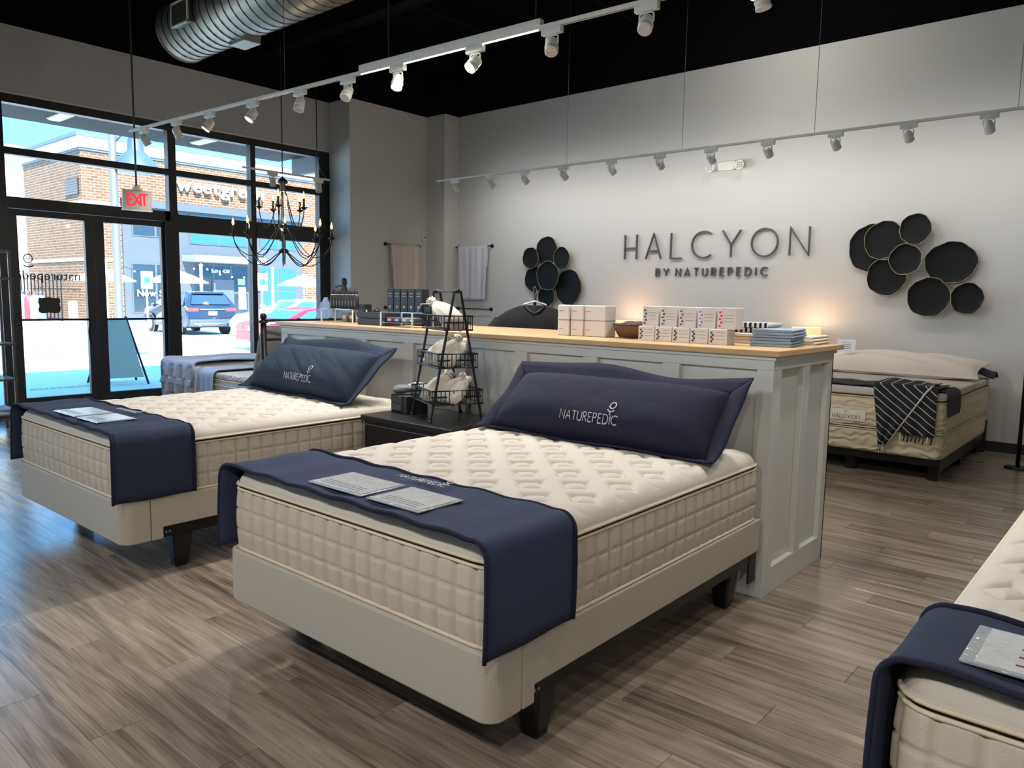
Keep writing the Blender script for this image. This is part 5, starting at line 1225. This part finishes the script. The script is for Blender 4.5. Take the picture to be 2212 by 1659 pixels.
# added fill-light track over the aisle, unseen behind the camera
rail('track_rail', 'added white track rail for fill light, unseen over the aisle behind the viewer', (-8.5, -.9, 3.20), (4.0, -.9, 3.20), (1.5, 4, 6.5, 9))
for k, (x, tx, ty) in enumerate(((-7.0, -6.6, 1.8), (-5.2, -4.8, 1.5), (-3.8, -3.6, 1.3), (-2.4, -2.3, 1.4), (-1.0, -1.4, 1.6), (.4, .3, 1.6), (1.8, .8, 2.4))):
    place_head(hp, False, (x, -.9, 3.20), 0, f'added fill spotlight on the unseen aisle track, {ORD[k]} from the storefront', 'added fill spotlights over the aisle', (tx, ty, .0), 11 if x < -4.5 else 24 if x < -1.5 else 30, 150)
# high ceiling lamp whose glow meets the top of the frame
t = root('ceiling_lamp', 'lit round high-bay lamp under the black ceiling', 'lamp', (-3.50, 7.83, 4.62)); MB().lathe([(.10, .0), (.12, .02), (.12, .10), (.05, .16), (.02, .2)], 20).build('housing', WHITEM, t, smooth=True); MB().lathe([(.095, -.012), (.1, .0)], 20).build('diffuser', LEDS, t); tube([(0, 0, .2), (0, 0, ZD-4.62)], .006, 6).build('stem', BLACK, t)
lamp('bay_glow', 'POINT', (-3.50, 7.83, 4.58), (0, 0, 0), 20, (1, .94, .86), shadow_soft_size=.1)

# exit sign
t = root('exit_sign', 'red and cream exit sign hanging on a pole in front of the doors', 'exit sign', (-8.9, 3.8, 2.52), math.radians(-6))
box(-.028, .028, -.15, .15, -.105, .105).build('housing', EXITW, t, bevel=.006); box(-.032, .032, -.155, .155, -.12, -.105).build('base_trim', WHITEM, t)
for k, (ch, x) in enumerate(stroke_word('EXIT', -.105, .105, .125)):
    stroke_letter(ch, .125, .019, .004).xf(Matrix.Rotation(pi/2, 4, 'Z')).build('letter', EXITR, t, loc=(.0285, x, -.062))
MB().box(-.05, .05, -.05, .05, .105, .125).box(-.03, .03, -.03, .03, .125, .16).build('canopy', EXITW, t, bevel=.003)
tube([(0, 0, .16), (0, 0, ZD-2.52)], .0105, 8).build('pole', mat('pole_grey', (88, 88, 92), .4, metal=.6), t)

# chandelier
ch_ = root('chandelier', 'black two-tier candle chandelier above the window bed', 'chandelier', (-7.2, 4.58, 1.778))
tube([(0, 0, .15), (0, 0, .95)], .008, 8).build('stem', BLACKM, ch_)
MB().lathe([(.01, .94), (.035, .92), (.055, .895), (.05, .88), (.028, .87), (.028, .80), (.02, .79)], 16).build('crown', BLACKM, ch_, smooth=True)
for z, r in ((.43, .05), (.17, .052)): MB().lathe([(.012, z+.035), (r*.6, z+.028), (r, z+.01), (r, z-.004), (r*.5, z-.016), (.012, z-.02)], 16).build('hub', BLACKM, ch_, smooth=True)
MB().lathe([(.008, .155), (.012, .14), (.003, .128)], 10).build('finial', BLACKM, ch_, smooth=True)
def candle_arm(par, a, r, zc, zh, lowz, r0, second=None):
    c, s_ = math.cos(a), math.sin(a)
    def crv(r0_, zh_, low):
        pts = []
        for k in range(15):
            q = k/14; rr = r0_+(r-r0_)*(q**.8 if q < 1 else 1); 
            z = (1-q)**2*zh_+2*(1-q)*q*(2*low-.5*(zh_+zc))+q*q*zc
            if q > .75: rr = r0_+(r-r0_)*min(1, (q**.8)*1.03)
            pts.append((c*rr, s_*rr, z))
        return pts
    am = tube(crv(r0, zh, lowz), .0055, 6).build('arm', BLACKM, par, smooth=True)
    if second: tube(crv(*second), .0045, 6).build('scroll', BLACKM, am, smooth=True)
    x, y = c*r, s_*r
    MB().lathe([(.006, zc), (.034, zc+.022), (.036, zc+.03), (.012, zc+.026)], 14, (x, y, 0)).build('drip_cup', BLACKM, am, smooth=True)
    MB().lathe([(.0115, zc+.022), (.0115, zc+.115), (.006, zc+.118)], 10, (x, y, 0)).build('candle', BLACKM, am, smooth=True)
    MB().lathe([(.007, zc+.116), (.015, zc+.14), (.011, zc+.165), (.002, zc+.195)], 10, (x, y, 0)).build('bulb', BULB, am, smooth=True)
for k in range(8): candle_arm(ch_, 2*pi*k/8+.25, .50, .305, .17, .03, .03, (.04, .43, .12))
for k in range(5): candle_arm(ch_, 2*pi*k/5+.5, .24, .60, .80, .42, .03, None)
tube([(0, 0, .95), (0, 0, ZD-1.778)], .003, 5).build('cable', BLACKM, ch_)
for k in range(22):
    z = .97+k*.042; q = k % 2
    MB().tube([((.009*math.cos(a) if q else 0), (0 if q else .009*math.cos(a)), z+.022*math.sin(a)) for a in [2*pi*i/8 for i in range(8)]], .0025, 4, True).build('chain_link', BLACKM, ch_)
lamp('candle_glow', 'POINT', (-7.2, 4.58, 2.51), (0, 0, 0), 8, (1, .75, .45), shadow_soft_size=.02)

# display rack at the window beyond the doors
t = root('display_rack', 'slim brown display rack with shelves at the window beyond the doors', 'rack', (-9.3, 2.35, 0))
RK = mat('rack_brown', (66, 58, 54), .5)
for x in (-.18, .18):
    for y in (-.45, .23): box(x-.012, x+.012, y-.012, y+.012, 0, 1.9).build('post', RK, t)
for z in (.14, .55, .92, 1.60, 1.88): box(-.2, .2, -.46, .25, z, z+.022).build('shelf', RK, t)
box(-.16, .16, -.40, .10, .57, .80).build('box_file', mat('rack_grey', (96, 98, 104), .7), t, bevel=.004); box(-.1, .1, .101, .104, .74, .78).build('label_print', PAPER, t)
t = root('folded_throw', 'pale blue throw folded on the bottom shelf of the display rack', 'blanket', (-9.25, 2.30, .162))
MB().grid(24, 14, lambda u, v: (.17*math.cos(2*pi*u)*(math.sin(pi*v)*.5+.5)*1.0, .28*math.sin(2*pi*u)*(1-.12*v), .0+.10*v*(1+.1*math.sin(u*40))), True).add([(0, 0, .10)], []).build('folds', BLUEC, t, smooth=True)
MB().sheet(10, 10, lambda u, v: (-.13+.26*u, -.24+.48*v, .10+.025*math.sin(pi*u)*math.sin(pi*v)+.006*math.sin(v*20)), .02).build('top_fold', BLUEC, t, smooth=True)
